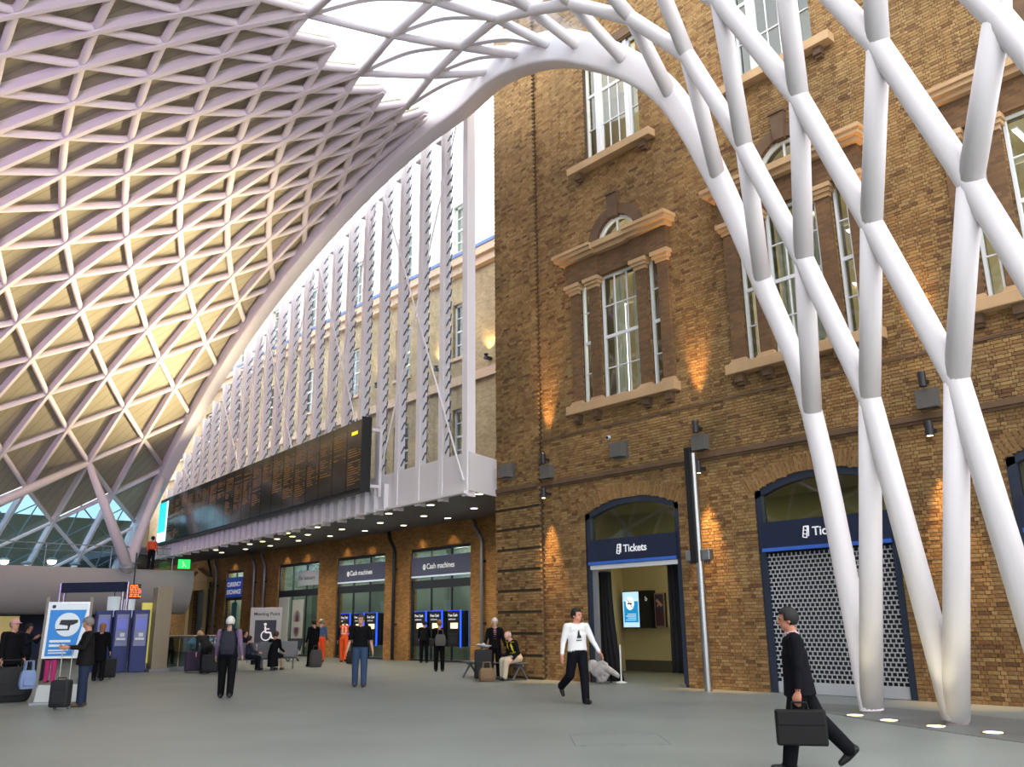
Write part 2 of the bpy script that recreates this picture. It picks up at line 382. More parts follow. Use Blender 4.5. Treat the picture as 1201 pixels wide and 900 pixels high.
# rooms behind the windows
mb = MB()
mb.box((23.4, 2, 6.9), (23.5, 19.9, 12.9)); mb.box((18.05, 2, 6.8), (23.5, 19.9, 6.9)); mb.box((18.05, 2, 12.95), (23.5, 19.9, 13.05)); mb.box((18.05, 12.5, 6.9), (23.4, 12.6, 12.95))
mb.box((20.5, 2, 14.4), (20.6, 20, 19.2)); mb.box((18.05, 2, 14.3), (20.6, 20, 14.4)); mb.box((18.05, 2, 19.2), (20.6, 20, 19.3))
o = mb.build('wall_office', MAT['cream_wall']); o['kind'] = 'structure'
NWIN = [0]
PANE = {}
def pane(parent, y0, y1, z0, z1, x, m='window_glass', name='pane'):
    key = (round(y1-y0, 3), round(z1-z0, 3), m)
    if key not in PANE:
        b = MB(); b.box((-.004, 0, 0), (.004, y1-y0, z1-z0)); me = bpy.data.meshes.new(name); me.from_pydata(b.v, [], b.f); me.materials.append(MAT[m]); PANE[key] = me
    o = bpy.data.objects.new(name, PANE[key]); COL.objects.link(o); o.location = (x, y0, z0); o.parent = parent; return o
def light_grid(W, y0, y1, z0, z1, cols, rows, x, bar=.028, frame=.06, rail=None, glassm='window_glass', m='sash_white'):
    """sash frame, glazing bars and panes of one opening"""
    b = MB()
    b.box((x-.05, y0, z0), (x+.05, y0+frame, z1)); b.box((x-.05, y1-frame, z0), (x+.05, y1, z1)); b.box((x-.05, y0, z0), (x+.05, y1, z0+frame)); b.box((x-.05, y0, z1-frame), (x+.05, y1, z1))
    W = b.build('sash_frame', MAT[m], W)
    b = MB(); n = 0
    for c in range(1, cols):
        y = y0+(y1-y0)*c/cols; b.box((x-.02, y-bar/2, z0+frame), (x+.02, y+bar/2, z1-frame)); n += 1
    for r in range(1, rows):
        z = z0+(z1-z0)*r/rows; h = bar/2 if rail != r else .045; b.box((x-.03, y0+frame, z-h), (x+.02, y1-frame, z+h)); n += 1
    if n: b.build('glazing_bars', MAT[m], W)
    for c in range(cols):
        for r in range(rows):
            ya = y0+(y1-y0)*c/cols; yb = y0+(y1-y0)*(c+1)/cols; za = z0+(z1-z0)*r/rows; zb = z0+(z1-z0)*(r+1)/rows
            pane(W, ya+.02, yb-.02, za+.02, zb-.02, x+.005, glassm)
def sill(W, yc, hw, z0, z1, brs):
    MB().box((FX-.3, yc-hw, z0), (FX+.15, yc+hw, z1)).build('sill', MAT['stone'], W, bevel=.015)
    for d in brs: MB().box((FX-.2, yc+d-.1, z0-.2), (FX+.02, yc+d+.1, z0)).box((FX-.14, yc+d-.08, z0-.27), (FX+.02, yc+d+.08, z0-.2)).build('sill_bracket', MAT['brown_stone'], W)
def ring(b, yc, zc, r0, r1, x0, x1, a0=0, a1=math.pi, n=18):
    for i in range(n):
        p, q = a0+(a1-a0)*i/n, a0+(a1-a0)*(i+1)/n
        b.prism([(yc+r0*math.cos(p), zc+r0*math.sin(p)), (yc+r1*math.cos(p), zc+r1*math.sin(p)), (yc+r1*math.cos(q), zc+r1*math.sin(q)), (yc+r0*math.cos(q), zc+r0*math.sin(q))], (x0,0,0), (0,1,0), (0,0,1), (x1-x0,0,0))
def lower_window(yc):
    NWIN[0] += 1; W = thing('window_%d' % NWIN[0], kind='structure')
    sill(W, yc, 1.95, 7.25, 7.5, (-1.65, -.9, .9, 1.65)); GX = FX+.09
    light_grid(W, yc-.68, yc+.68, 7.5, 11.2, 3, 4, GX, rail=2)
    for s in (-1, 1):
        a, b = sorted((yc+s*1.1, yc+s*1.45)); light_grid(W, a, b, 7.5, 11.2, 1, 4, GX, rail=2)
    for d in (-1.65, -.89, .89, 1.65):
        MB().box((FX-.1, yc+d-.17, 7.64), (FX+.05, yc+d+.17, 10.9)).build('column', MAT['column_brick'], W)
        MB().box((FX-.17, yc+d-.23, 7.5), (FX+.05, yc+d+.24, 7.58)).box((FX-.14, yc+d-.2, 7.58), (FX+.05, yc+d+.21, 7.64)).build('column_base', MAT['stone'], W)
        MB().box((FX-.14, yc+d-.2, 10.9), (FX+.05, yc+d+.21, 11.0)).box((FX-.2, yc+d-.25, 11.0), (FX+.05, yc+d+.26, 11.09)).box((FX-.25, yc+d-.29, 11.09), (FX+.05, yc+d+.3, 11.2)).build('capital', MAT['stone'], W)
    b = MB()
    for s in (-1, 1): b.box((FX-.2, yc+s*.62, 11.2), (FX+.05, yc+s*1.9, 11.85))
    b.box((FX-.12, yc-.62, 11.2), (FX+.05, yc+.62, 11.85)); b.build('frieze', MAT['column_brick'], W)
    b = MB()
    for s in (-1, 1): b.box((FX-.36, yc+s*.62, 11.85), (FX+.05, yc+s*2.0, 11.95)); b.box((FX-.48, yc+s*.62, 11.95), (FX+.05, yc+s*2.1, 12.06)); b.box((FX-.54, yc+s*.62, 12.06), (FX+.05, yc+s*2.15, 12.15))
    b.box((FX-.3, yc-.62, 11.85), (FX+.05, yc+.62, 11.98)); b.box((FX-.42, yc-.62, 11.98), (FX+.05, yc+.62, 12.15)); b.build('cornice', MAT['stone'], W)
    b = MB(); ring(b, yc, 12.15, .76, 1.08, FX-.07, FX+.03); b.build('arch_ring', MAT['brown_stone'], W)
    MB().prism([(yc-.13, 12.85), (yc+.13, 12.85), (yc+.2, 13.55), (yc-.2, 13.55)], (FX-.16,0,0), (0,1,0), (0,0,1), (.2,0,0)).box((FX-.2, yc-.22, 13.55), (FX+.03, yc+.22, 13.62)).build('keystone', MAT['brown_stone'], W)
    b = MB(); ring(b, yc, 12.15, .66, .75, GX-.05, GX+.05); b.box((GX-.04, yc-.02, 12.15), (GX+.03, yc+.02, 12.85)); b.build('lunette_frame', MAT['sash_white'], W)
    MB().prism([(yc+.72*math.cos(math.pi*i/16), 12.15+.72*math.sin(math.pi*i/16)) for i in range(17)], (GX,0,0), (0,1,0), (0,0,1), (.006,0,0)).build('lunette_pane', MAT['window_glass'], W)
    # pale drawn curtain inside
    b = MB(); n = 26
    for s, e in ((-.66, -.1), (.25, .66)):
        for i in range(n):
            u = s+(e-s)*i/n; v = s+(e-s)*(i+1)/n
            f = lambda t: GX+.4+.04*math.sin(t*34)
            b.add([(f(u), yc+u, 7.5), (f(v), yc+v, 7.5), (f(v), yc+v, 11.2), (f(u), yc+u, 11.2)], [(3,2,1,0)])
    if yc > 8: b.build('curtain', mat('curtain_cloth', (214, 208, 186), .9), W, smooth=True)
    return W
def upper_window(yc):
    NWIN[0] += 1; W = thing('window_%d' % NWIN[0], kind='structure'); GX = FX+.18
    sill(W, yc, 1.62, 14.73, 14.97, (-1.25, 1.25))
    light_grid(W, yc-.52, yc+.52, 15.0, 18.55, 3, 3, GX, rail=2)
    for s in (-1, 1):
        a, b = sorted((yc+s*.66, yc+s*1.08)); light_grid(W, a, b, 15.0, 18.55, 1, 3, GX, rail=2)
        MB().box((GX-.1, yc+s*.52, 15.0), (GX+.06, yc+s*.66, 18.55)).build('mullion', MAT['sash_white'], W)
    MB().box((FX-.06, yc-1.25, 18.55), (FX+.05, yc+1.25, 18.85)).build('lintel', MAT['brown_stone'], W)
for yc in BAYS: lower_window(yc); upper_window(yc)

# ---------------------------------------------------------------- doorways in the front
def ticket_icon(parent, o, h, m):
    u = Vector((0,-1,0)); v = Vector((0,0,1)); o = Vector(o); b = MB()
    def q(x, y, x2, y2): b.bar(o+u*x*h+v*y*h, o+u*x2*h+v*y2*h, .02, .016, (1,0,0))
    for P in (((0,0),(.18,1)), ((.18,1),(.55,.9)), ((.55,.9),(.4,-.08)), ((.4,-.08),(0,0)), ((.3,1.0),(.68,1.0)), ((.68,1.0),(.6,.05)), ((.2,.65),(.45,.6)), ((.12,.3),(.4,.25))): q(*P[0], *P[1])
    return b.build('ticket_symbol', m, parent)
def doorway(n, yc, shut):
    D = thing('door_%d' % n, kind='structure'); f = seg_arch(yc, 1.62, 4.4, .36); x0 = FX+.02; x1 = FX+.2
    b = MB()
    for s in (-1, 1): b.box((x0, yc+s*1.62, 0), (x1, yc+s*1.46, 4.42))
    b.build('jamb', MAT['navy_frame'], D)
    b = MB(); n_ = 20
    for i in range(n_):
        a = yc-1.62+3.24*i/n_; c = a+3.24/n_
        b.prism([(a, f(a)-.17), (c, f(c)-.17), (c, f(c)), (a, f(a))], (x0,0,0), (0,1,0), (0,0,1), (x1-x0,0,0))
    b.build('arched_frame', MAT['navy_frame'], D)
    P = [(yc-1.46, 3.68), (yc+1.46, 3.68)]+[(yc+1.46-2.92*i/16, f(yc+1.46-2.92*i/16)-.12) for i in range(17)]
    MB().prism(P, (x0+.1,0,0), (0,1,0), (0,0,1), (.008,0,0)).build('fanlight_pane', MAT['green_glass'], D)
    SPN = MB().box((x0-.06, yc-1.5, 3.02), (x0+.16, yc+1.5, 3.68)).build('sign_panel', MAT['navy'], D)
    MB().box((x0-.085, yc-1.5, 3.02), (x0-.06, yc+1.5, 3.10)).build('sign_stripe', MAT['sign_blue'], SPN)
    text('Tickets', .27, MAT['sign_white'], SPN, (x0-.075, yc+.22, 3.3), (0,-1,0), (0,0,1), .004, 'sign_lettering', bold=.004)
    ticket_icon(SPN, (x0-.07, yc+.46, 3.28), .23, MAT['sign_white'])
    if shut:
        gm = mat('shutter_steel', (186, 186, 188), .45, .1)
        rows = 30; zt = 2.98; zb = .22; dz = (zt-zb)/rows; wd = 2.92
        nh = 26
        for var in (0, 1):
            b = MB(); b.box((-.006, 0, 0), (.006, wd, .024)); off = (.5*wd/nh if var else 0)
            for k in range(nh+1):
                y = k*wd/nh+off
                if y+.028 <= wd: b.box((-.005, y, .024), (.005, y+.026, dz))
            me = bpy.data.meshes.new('shutter_slat'); me.from_pydata(b.v, [], b.f); me.materials.append(gm)
            for r in range(var, rows, 2):
                o = bpy.data.objects.new('shutter_slat', me); COL.objects.link(o); o.parent = D; o.location = (x0+.06, yc-wd/2, zb+r*dz)
        MB().box((x0+.04, yc-1.46, 0.01), (x0+.085, yc+1.46, .22)).build('shutter_bottom_rail', gm, D)
        MB().box((x0+.25, yc-1.5, 0), (x0+.3, yc+1.5, 3.2)).build('shade_backing', MAT['black'], D)  # black sheet added to stand for the dark behind the shutter
    else:
        MB().box((x0-.04, yc-1.48, 2.9), (x0+.1, yc+1.46, 3.01)).build('transom', MAT['sash_white'], D)
        MB().box((x0+.03, yc+1.33, 0), (x0+.13, yc+1.46, 2.9)).build('inner_post', MAT['grey_steel'], D)
    return D
for i, yc in enumerate(BAYS): doorway(i+1, yc, i > 0)
# ticket hall behind
mb = MB()
mb.box((22.3, 3, 0), (22.4, 19.8, 5.0)); mb.box((18.0, 19.7, 0), (22.4, 19.8, 5)); mb.box((18.0, 3, 0), (22.4, 3.1, 5)); mb.box((18.05, 3, 4.95), (22.4, 19.7, 5.05)); mb.box((18.05, 11.3, 0), (22.3, 11.4, 3.2))
o = mb.build('wall_ticket_hall', mat('hall_wall', (186, 172, 128), .8)); o['kind'] = 'structure'
mb = MB(); mb.box((22.28, 3.1, .01), (22.30, 19.7, .35)); o = mb.build('baseboard_hall', mat('skirting', (78, 76, 66), .6)); o['kind'] = 'structure'

# ---------------------------------------------------------------- rear wall with shopfronts
RX_ = 22.8
SHOP = [(28.35, 32.65), (34.65, 39.0), (40.75, 45.2), (49.65, 52.0)]
PED = (54.6, 56.7)
mb = MB(); ys = [20.45]+[v for s in SHOP+[PED] for v in s]+[66]
for i in range(0, len(ys)-1, 2): mb.box((RX_, ys[i], 0), (RX_+.4, ys[i+1], 5.85))
for a, b_ in SHOP: mb.box((RX_, a, 4.75), (RX_+.4, b_, 5.85))
mb.box((RX_, PED[0], 4.0), (RX_+.4, PED[1], 5.85))
wall_rear = mb.build('wall_rear', MAT['rear_brick']); wall_rear['kind'] = 'structure'
# upper storeys seen through the glazed screen
WY = [29.0+4.6*k for k in range(8)]
mb = MB(); zrows = [(8.2, 10.6), (12.95, 15.5), (18.0, 20.4)]
edges = [20.45]+[v for y in WY for v in (y-.62, y+.62)]+[68]
for i in range(0, len(edges)-1, 2): mb.box((RX_, edges[i], 5.85), (RX_+.5, edges[i+1], 17.5))
for y in WY:
    zz = 5.85
    for a, b_ in zrows+[(22.3, 22.3)]:
        if zz < 17.5: mb.box((RX_, y-.62, zz), (RX_+.5, y+.62, min(a, 17.5)))
        zz = b_
o = mb.build('wall_upper', MAT['pale_brick']); o['kind'] = 'structure'; wall_upper = o
mb = MB()
for i in range(0, len(edges)-1, 2): mb.box((RX_, edges[i], 17.6), (RX_+.5, edges[i+1], 22.3))
for y in WY: mb.box((RX_, y-.62, 17.6), (RX_+.5, y+.62, 18.0)); mb.box((RX_, y-.62, 20.4), (RX_+.5, y+.62, 22.3))
o = mb.build('wall_attic', MAT['skylit_brick']); o['kind'] = 'structure'  # brick colour whitened to stand for sky light on the top storey
MB().box((RX_-.5, 20.5, 17.1), (RX_, 68, 17.45)).box((RX_-.3, 20.5, 16.75), (RX_, 68, 17.1)).build('cornice', mat('pale_stone', (206, 176, 150), .8), wall_upper)
MB().box((RX_-.55, 20.5, 17.45), (RX_, 68, 17.6)).build('lead_flashing', mat('lead', (96, 122, 176), .6), wall_upper)
MB().box((RX_-.15, 20.5, 11.6), (RX_, 68, 12.0)).build('string_course', MAT['pale_stone'], wall_upper)
for y in WY:
    for (a, b_) in zrows:
        NWIN[0] += 1; W = thing('window_%d' % NWIN[0], kind='structure')
        light_grid(W, y-.62, y+.62, a, b_, 2, 4, RX_+.2, rail=2, bar=.05, frame=.1)
        MB().box((RX_-.08, y-.75, a-.15), (RX_+.1, y+.75, a)).build('sill', MAT['pale_stone'], W)
o = MB().box((RX_+1.6, 21, 5.9), (RX_+1.7, 68, 22.2)).box((RX_+.5, 21, 11.6), (RX_+1.7, 68, 11.8)).box((RX_+.5, 21, 16.6), (RX_+1.7, 68, 16.8)).build('wall_inner', MAT['cream_wall']); o['kind'] = 'structure'
# shopfronts
def shopfront(i, a, b, sign):
    NWIN[0] += 1; W = thing('window_%d' % NWIN[0], kind='structure'); x = RX_+.1
    MB().box((x, a, 0), (x+.12, a+.07, 4.75)).box((x, b-.07, 0), (x+.12, b, 4.75)).box((x, a, 4.62), (x+.12, b, 4.75)).box((x, a, 3.02), (x+.12, b, 3.36)).box((x, a, 0), (x+.12, b, .08)).build('frame', MAT['dark_steel'], W)
    n = 3 if b-a > 3 else 2
    for k in range(n):
        pane(W, a+(b-a)*k/n+.03, a+(b-a)*(k+1)/n-.03, .1, 3.02, x+.06, 'green_glass'); pane(W, a+(b-a)*k/n+.03, a+(b-a)*(k+1)/n-.03, 3.36, 4.62, x+.06, 'green_glass')
        if k: MB().box((x+.02, a+(b-a)*k/n-.025, .08), (x+.1, a+(b-a)*k/n+.025, 4.62)).build('mullion', MAT['dark_steel'], W)
    if sign == 'cash':
        SPN = MB().box((x-.05, a+.06, 3.55), (x+.03, b-.06, 4.36)).build('sign_panel', mat('sign_slate', (78, 82, 106), .5, emit=(78, 82, 106), estr=.12), W)
        MB().box((x-.06, a+.06, 3.5), (x+.03, b-.06, 3.56)).build('sign_light_edge', mat('pale_edge', (190, 200, 210), .4, emit=(190, 200, 215), estr=.5), W)
        text('Cash machines', .33, MAT['sign_white'], SPN, (x-.06, (a+b)/2+.95, 3.84), (0,-1,0), (0,0,1), .003, 'sign_lettering', bold=.003)
        bb = MB(); c = Vector((x-.06, (a+b)/2+1.12, 3.93))
        for k in range(10):
            t0 = 2*math.pi*k/10; t1 = 2*math.pi*(k+1)/10
            bb.bar(c+Vector((0, -.09*math.cos(t0), .11*math.sin(t0))), c+Vector((0, -.09*math.cos(t1), .11*math.sin(t1))), .03, .02, (1,0,0))
        bb.box((x-.07, c.y-.02, 3.8), (x-.05, c.y+.02, 4.02)); bb.build('coin_symbol', MAT['sign_white'], SPN)
    # lit shop interior
    MB().box((x+2.2, a-.3, 0), (x+2.3, b+.3, 5)).box((x+.3, a-.4, 0), (x+2.3, a-.3, 5)).box((x+.3, b+.3, 0), (x+2.3, b+.4, 5)).box((x+.3, a-.4, 4.9), (x+2.3, b+.4, 5)).build('interior', mat('shop_interior', (156, 164, 156), .8), W)
    return W
sw = [shopfront(i, a, b, 'cash' if i < 2 else '') for i, (a, b) in enumerate(SHOP)]
x = RX_+.1
W = sw[2]
MB().box((x-.05, 40.85, 3.55), (x+.02, 43.0, 4.3)).build('sign_panel', mat('pale_sign', (188, 194, 204), .5), W)
text('The Sanctuary', .3, mat('dark_text', (60, 62, 84), .5), W, (x-.055, 42.95, 3.84), (0,-1,0), (0,0,1), .003, 'sign_lettering')
MB().box((x-.03, 44.0, .1), (x+.02, 45.1, 3.0)).build('poster', mat('poster_pale', (192, 196, 188), .6), W)
MB().box((x-.03, 42.4, .1), (x+.02, 43.55, 2.85)).build('poster', MAT['poster_pale'], W)
b = MB()
for k in range(13):
    t = math.radians(10+160*k/12); c = Vector((x-.04, 42.95, 1.7)); b.bar(c+Vector((0, .06*math.cos(t), .06*math.sin(t))), c+Vector((0, .42*math.cos(t), .6*math.sin(t))), .03, .012, (1,0,0)); b.bar(c+Vector((0, .05*math.cos(t), -.25-.05*math.sin(t))), c+Vector((0, .38*math.cos(t), -.25-.5*math.sin(t))), .03, .012, (1,0,0))
b.build('poster_print', mat('plum', (96, 60, 76), .6), W)
W = sw[3]
MB().box((x-.08, 49.7, 3.2), (x+.02, 51.9, 4.35)).build('sign_panel', mat('exchange_blue', (30, 78, 180), .4, emit=(30, 84, 190), estr=.15), W)
text('CURRENCY', .36, MAT['sign_white'], W, (x-.09, 51.78, 3.82), (0,-1,0), (0,0,1), .003, 'sign_lettering', bold=.006)
text('EXCHANGE', .36, MAT['sign_white'], W, (x-.09, 51.78, 3.38), (0,-1,0), (0,0,1), .003, 'sign_lettering', bold=.006)
MB().box((x+.02, 50.5, .1), (x+.05, 51.2, 2.9)).build('teal_panel', mat('teal', (40, 120, 120), .5), W)
# pedimented doorway
D = thing('door_4', kind='structure'); pa, pb = PED
for s in (pa-.55, pb+.05): MB().box((RX_-.22, s, 0), (RX_, s+.5, 3.75)).box((RX_-.26, s-.04, 3.6), (RX_, s+.54, 3.75)).build('pilaster', mat('pale_buff', (176, 146, 96), .8), D)
MB().box((RX_-.3, pa-.65, 3.75), (RX_, pb+.65, 4.2)).box((RX_-.42, pa-.8, 4.2), (RX_, pb+.8, 4.32)).build('entablature', MAT['pale_buff'], D)
c = (pa+pb)/2
b = MB()
b.prism([(pa-.8, 4.32), (pb+.8, 4.32), (c, 5.0)], (RX_-.15,0,0), (0,1,0), (0,0,1), (.15,0,0))
for s in (pa-.8, pb+.8): b.bar((RX_-.22, s, 4.4), (RX_-.22, c, 5.05), .16, .4, (1,0,0))
b.build('pediment', MAT['pale_buff'], D)
MB().box((RX_+.2, pa, 0), (RX_+.26, c-.03, 3.9)).build('door_leaf', mat('dark_door', (34, 34, 40), .5), D); MB().box((RX_+.2, c+.03, 0), (RX_+.26, pb, 3.9)).build('door_leaf', MAT['dark_door'], D)
MB().box((RX_+.12, c-.2, 1.0), (RX_+.2, c-.12, 1.5)).build('door_handle', MAT['stainless'], D)
# ================================================================ ROOF SHELL (half dome turned about a point by the brick front)
RXC = [15.9854, 10.5352, 0.039, 0.049, 20.6966, -13.2461, 0.7901, 0.2519, 0.0793, 0.0, 0.4493, -0.4525, 0.9752, 0.1112, -0.7971, 0.9151, -1.1435, 1.7373, -0.0355, -1.3817, -0.3059, 0.0945, -0.0204, -0.1354, -0.1277, -0.4203, 0.5049, -0.1808, -0.4276, -0.0172, 0.5255, -0.2533, 0.2581, -0.1895, -0.2503, 0.357, 0.15, -0.4031, 0.1207, 0.2294]
PZ = [4.0842, -25.6917, 57.2932, -62.1192, 28.5669, 12.9106]
AX, AY = RXC[0], RXC[1]
def shell(n, m):
    """ring n (counted inwards), meridian m (counted from the edge arch)"""
    a = (n-9)/11; b = (min(m, 14)-6)/7
    B = [a**i*b**j for i in range(4) for j in range(4-i)]
    t0, t1 = 1, a; T = [1, a, 2*a*a-1, 4*a**3-3*a]
    rb = sum(c*t for c, t in zip(RXC[4:8], T))
    r = rb+sum(c*t for c, t in zip(RXC[10:20], B))
    th = RXC[2]+RXC[3]*m+RXC[8]*m*m*.01+.1*sum(c*t for c, t in zip(RXC[20:30], B))
    z = 0
    for c in PZ: z = z*(rb/20)+c
    z += sum(c*t for c, t in zip(RXC[30:40], B))
    return Vector((AX-r*math.sin(th), AY+r*math.cos(th), z))
def snorm(n, m):
    d = .05; nn_ = (shell(n+d, m)-shell(n-d, m)).cross(shell(n, m+d)-shell(n, max(m-d, 0)))
    nn_.normalize(); return nn_ if nn_.z > 0 else -nn_
NMIN, NMAX, MMAX = -6, 18, 28
NODE = {}; NRM = {}
for m in range(MMAX+1):
    for n in range(NMIN, NMAX+1):
        if (n+m) % 2 == 0: NODE[n, m] = shell(n, m); NRM[n, m] = snorm(n, m)
ceiling = thing('ceiling', kind='structure')
def plate(pts, nrm, wd, lo, hi, mb=None):
    """upright plate following a row of points"""
    mb = mb or MB(); V = []; F = []; k = len(pts)
    for i, (p, n) in enumerate(zip(pts, nrm)):
        t = (pts[min(i+1, k-1)]-pts[max(i-1, 0)]).normalized(); s = t.cross(n).normalized()*wd/2
        V += [p+n*lo-s, p+n*lo+s, p+n*hi+s, p+n*hi-s]
    for i in range(k-1):
        for j in range(4): F.append((4*i+j, 4*i+(j+1) % 4, 4*i+4+(j+1) % 4, 4*i+4+j))
    F.append((0, 3, 2, 1)); F.append((4*k-4, 4*k-3, 4*k-2, 4*k-1))
    return mb.add(V, F)
for m in range(1, MMAX+1):
    ns = [n for n in range(NMIN, NMAX+1) if (n, m) in NODE]
    plate([NODE[n, m] for n in ns], [NRM[n, m] for n in ns], .14, -.02, .36).build('rib', MAT['roof_steel'], ceiling)
for dgn, nm in ((1, 'rising_tube'), (-1, 'falling_tube')):
    for c in range(NMIN-MMAX, NMAX+MMAX+1):
        ks = [(n, (n-c) if dgn == 1 else (c-n)) for n in range(NMIN, NMAX+1)]
        ks = [k for k in ks if k in NODE]
        if len(ks) < 2: continue
        pts = [NODE[k]+NRM[k]*.14 for k in ks]
        MB().tube(pts, [.118 if k[0] > -2 else .09 for k in ks], 8).build(nm, MAT['roof_steel'], ceiling, smooth=True)
def panel_material():
    m = mat('roof_panel', (160, 150, 128), .55)
    n = m.node_tree.nodes; l = m.node_tree.links; p = n['Principled BSDF']
    tx = n.new('ShaderNodeTexCoord'); wv = n.new('ShaderNodeTexWave'); wv.inputs['Scale'].default_value = 1.1; wv.inputs['Distortion'].default_value = 0; wv.bands_direction = 'DIAGONAL'
    r = n.new('ShaderNodeValToRGB'); r.color_ramp.elements[0].position = 0; r.color_ramp.elements[0].color = (.75, .72, .66, 1); r.color_ramp.elements[1].position = .06; r.color_ramp.elements[1].color = (1, 1, 1, 1)
    x = n.new('ShaderNodeMix'); x.data_type = 'RGBA'; x.blend_type = 'MULTIPLY'; x.inputs[0].default_value = 1; x.inputs[6].default_value = lin(160, 150, 128)
    l.new(tx.outputs['Object'], wv.inputs['Vector']); l.new(wv.outputs['Fac'], r.inputs['Fac']); l.new(r.outputs['Color'], x.inputs[7]); l.new(x.outputs[2], p.inputs['Base Color'])
    return m
pm = panel_material()
far = MB(); gl = MB()
for m in range(MMAX):
    for n in range(NMIN, NMAX-1):
        for tri in (((n, m), (n+2, m), (n+1, m+1)), ((n, m+1), (n+2, m+1), (n+1, m))):
            if not all(k in NODE for k in tri): continue
            mn = min(k[0] for k in tri)
            solid = mn >= -2
            P = [NODE[k]+NRM[k]*(.31 if solid else .3) for k in tri]; c = (P[0]+P[1]+P[2])/3
            P = [c+(p-c)*.985 for p in P]; N = (P[1]-P[0]).cross(P[2]-P[0]).normalized()
            if N.z < 0: P[1], P[2] = P[2], P[1]; N = -N
            Q = [p+N*(.06 if solid else .02) for p in P]
            dst = (MB() if m < 14 else far) if solid else gl
            dst.add(P+Q, [(0,2,1), (3,4,5), (0,1,4,3), (1,2,5,4), (2,0,3,5)])
            if solid and m < 14: dst.build('panel', pm, ceiling)
far.build('panels', pm, ceiling, kind='stuff')
gl.build('perimeter_glass', MAT['tinted_glass'], ceiling, kind='stuff')
b = MB()                                                       # thin glazing bars of the perimeter glass
for m in range(0, 22):
    for n in range(-6, -2):
        for (p, q) in (((n, m), (n+1, m+1)), ((n, m+1), (n+1, m))):
            if p in NODE and q in NODE:
                A = (NODE[p]+NODE[q])/2+NRM[p]*.3
                for s in (p, q):
                    for t in ((s[0], s[1]),):
                        pass
        if (n, m) in NODE and (n+2, m) in NODE and (n+1, m+1) in NODE:
            c = [NODE[k]+NRM[k]*.32 for k in ((n, m), (n+2, m), (n+1, m+1))]
            mid = [(c[i]+c[(i+1) % 3])/2 for i in range(3)]
            for i in range(3): b.bar(mid[i], mid[(i+1) % 3], .05, .05)
        if (n, m+1) in NODE and (n+2, m+1) in NODE and (n+1, m) in NODE:
            c = [NODE[k]+NRM[k]*.32 for k in ((n, m+1), (n+2, m+1), (n+1, m))]
            mid = [(c[i]+c[(i+1) % 3])/2 for i in range(3)]
            for i in range(3): b.bar(mid[i], mid[(i+1) % 3], .05, .05)
b.build('glazing_bars', mat('glazing_grey', (120, 140, 150), .5), ceiling, kind='stuff')

# ---------------------------------------------------------------- funnel lattice and rooflight
FEET = [(15, 7.76), (14.17, 6.02), (13.75, 4.45), (13.5, 2.75), (13.45, 1.0), (13.5, -.75), (13.75, -2.4), (14.17, -3.9), (15, -5.5)]
ZK = [0, 5.0, 7.7, 10.25, 12.85, 14.65, 16.1, 16.95, 17.7, 17.9, 17.75, 17.55]
FR = [0, .043, .097, .158, .232, .327, .452, .556, .659, .76, .87, 1.0]
KNOWN = {0: {k: xp(p[0], p[1], 15.0) for k, p in enumerate([(1023,836),(953,487),(895,333),(844,214),(790,118),(739,78),(686,60),(654,58),(619,66),(582,84)])},
    1: {k: xp(*p, X) for k, p, X in ((1,(1020,468),14.0),(2,(943,305),13.75),(3,(873,173),13.55),(4,(806,65),13.42),(5,(741,22),13.36),(6,(671,4),13.35),(7,(623,12),13.38))},
    2: {k: xp(*p, X) for k, p, X in ((1,(1122,445),13.25),(2,(1022,263),12.85),(3,(937,115),12.5),(4,(843,0),12.25))},
    3: {k: xp(*p, X) for k, p, X in ((2,(1138,214),12.1),(3,(1030,53),11.6))},
    4: {3: xp(1170, 20, 11.0)}}
SP = {}
for i in range(7):
    kn = dict(KNOWN.get(i, {})); foot = Vector((*FEET[i], 0)); kn[0] = foot
    for k in ((8, 9, 10, 11) if i in (1, 2) else (10, 11)):
        if i: kn[k] = shell(40-2*k, 22+4*i-2*k)
    end = kn.get(11, kn.get(9))
    if i == 0:
        for k in range(10): SP[0, k] = kn[k]
        continue
    base = [Vector((foot.x+(end.x-foot.x)*FR[k], foot.y+(end.y-foot.y)*FR[k], ZK[k])) for k in range(12)]
    ks = sorted(kn)
    for k in range(12):
        if k in kn: SP[i, k] = kn[k]; continue
        a = max(q for q in ks if q < k); c = min(q for q in ks if q > k); t = (k-a)/(c-a)
        SP[i, k] = base[k]+(kn[a]-base[a])*(1-t)+(kn[c]-base[c])*t
RK = [.2, .185, .18, .177, .174, .166, .157, .146, .13, .12, .115, .11]
funnel = thing('steel_funnel', (15, 6, 0), label='white tubular steel lattice funnel rising by the brick front and fanning into the roof', cat='column')
FO = Vector((15, 6, 0))
up8 = Vector((0, 0, .08))
def crom(P, sub=6):
    out = []
    for i in range(len(P)-1):
        p0 = P[max(i-1, 0)]; p1 = P[i]; p2 = P[i+1]; p3 = P[min(i+2, len(P)-1)]
        for s in range(sub):
            t = s/sub; out.append(.5*((2*p1)+(p2-p0)*t+(2*p0-5*p1+4*p2-p3)*t*t+(3*p1-p0-3*p2+p3)*t**3))
    out.append(P[-1]); return out
def lerpr(k): k0 = int(min(k, 10)); return RK[k0]+(RK[k0+1]-RK[k0])*(k-k0)
for i in range(1, 7):
    P = [SP[i, k]-FO for k in range(12)]; P[0] = P[0]+up8
    Q = P; MB().tube(Q, RK, 18).build('leaning_tube', MAT['white_steel'], funnel, smooth=True)
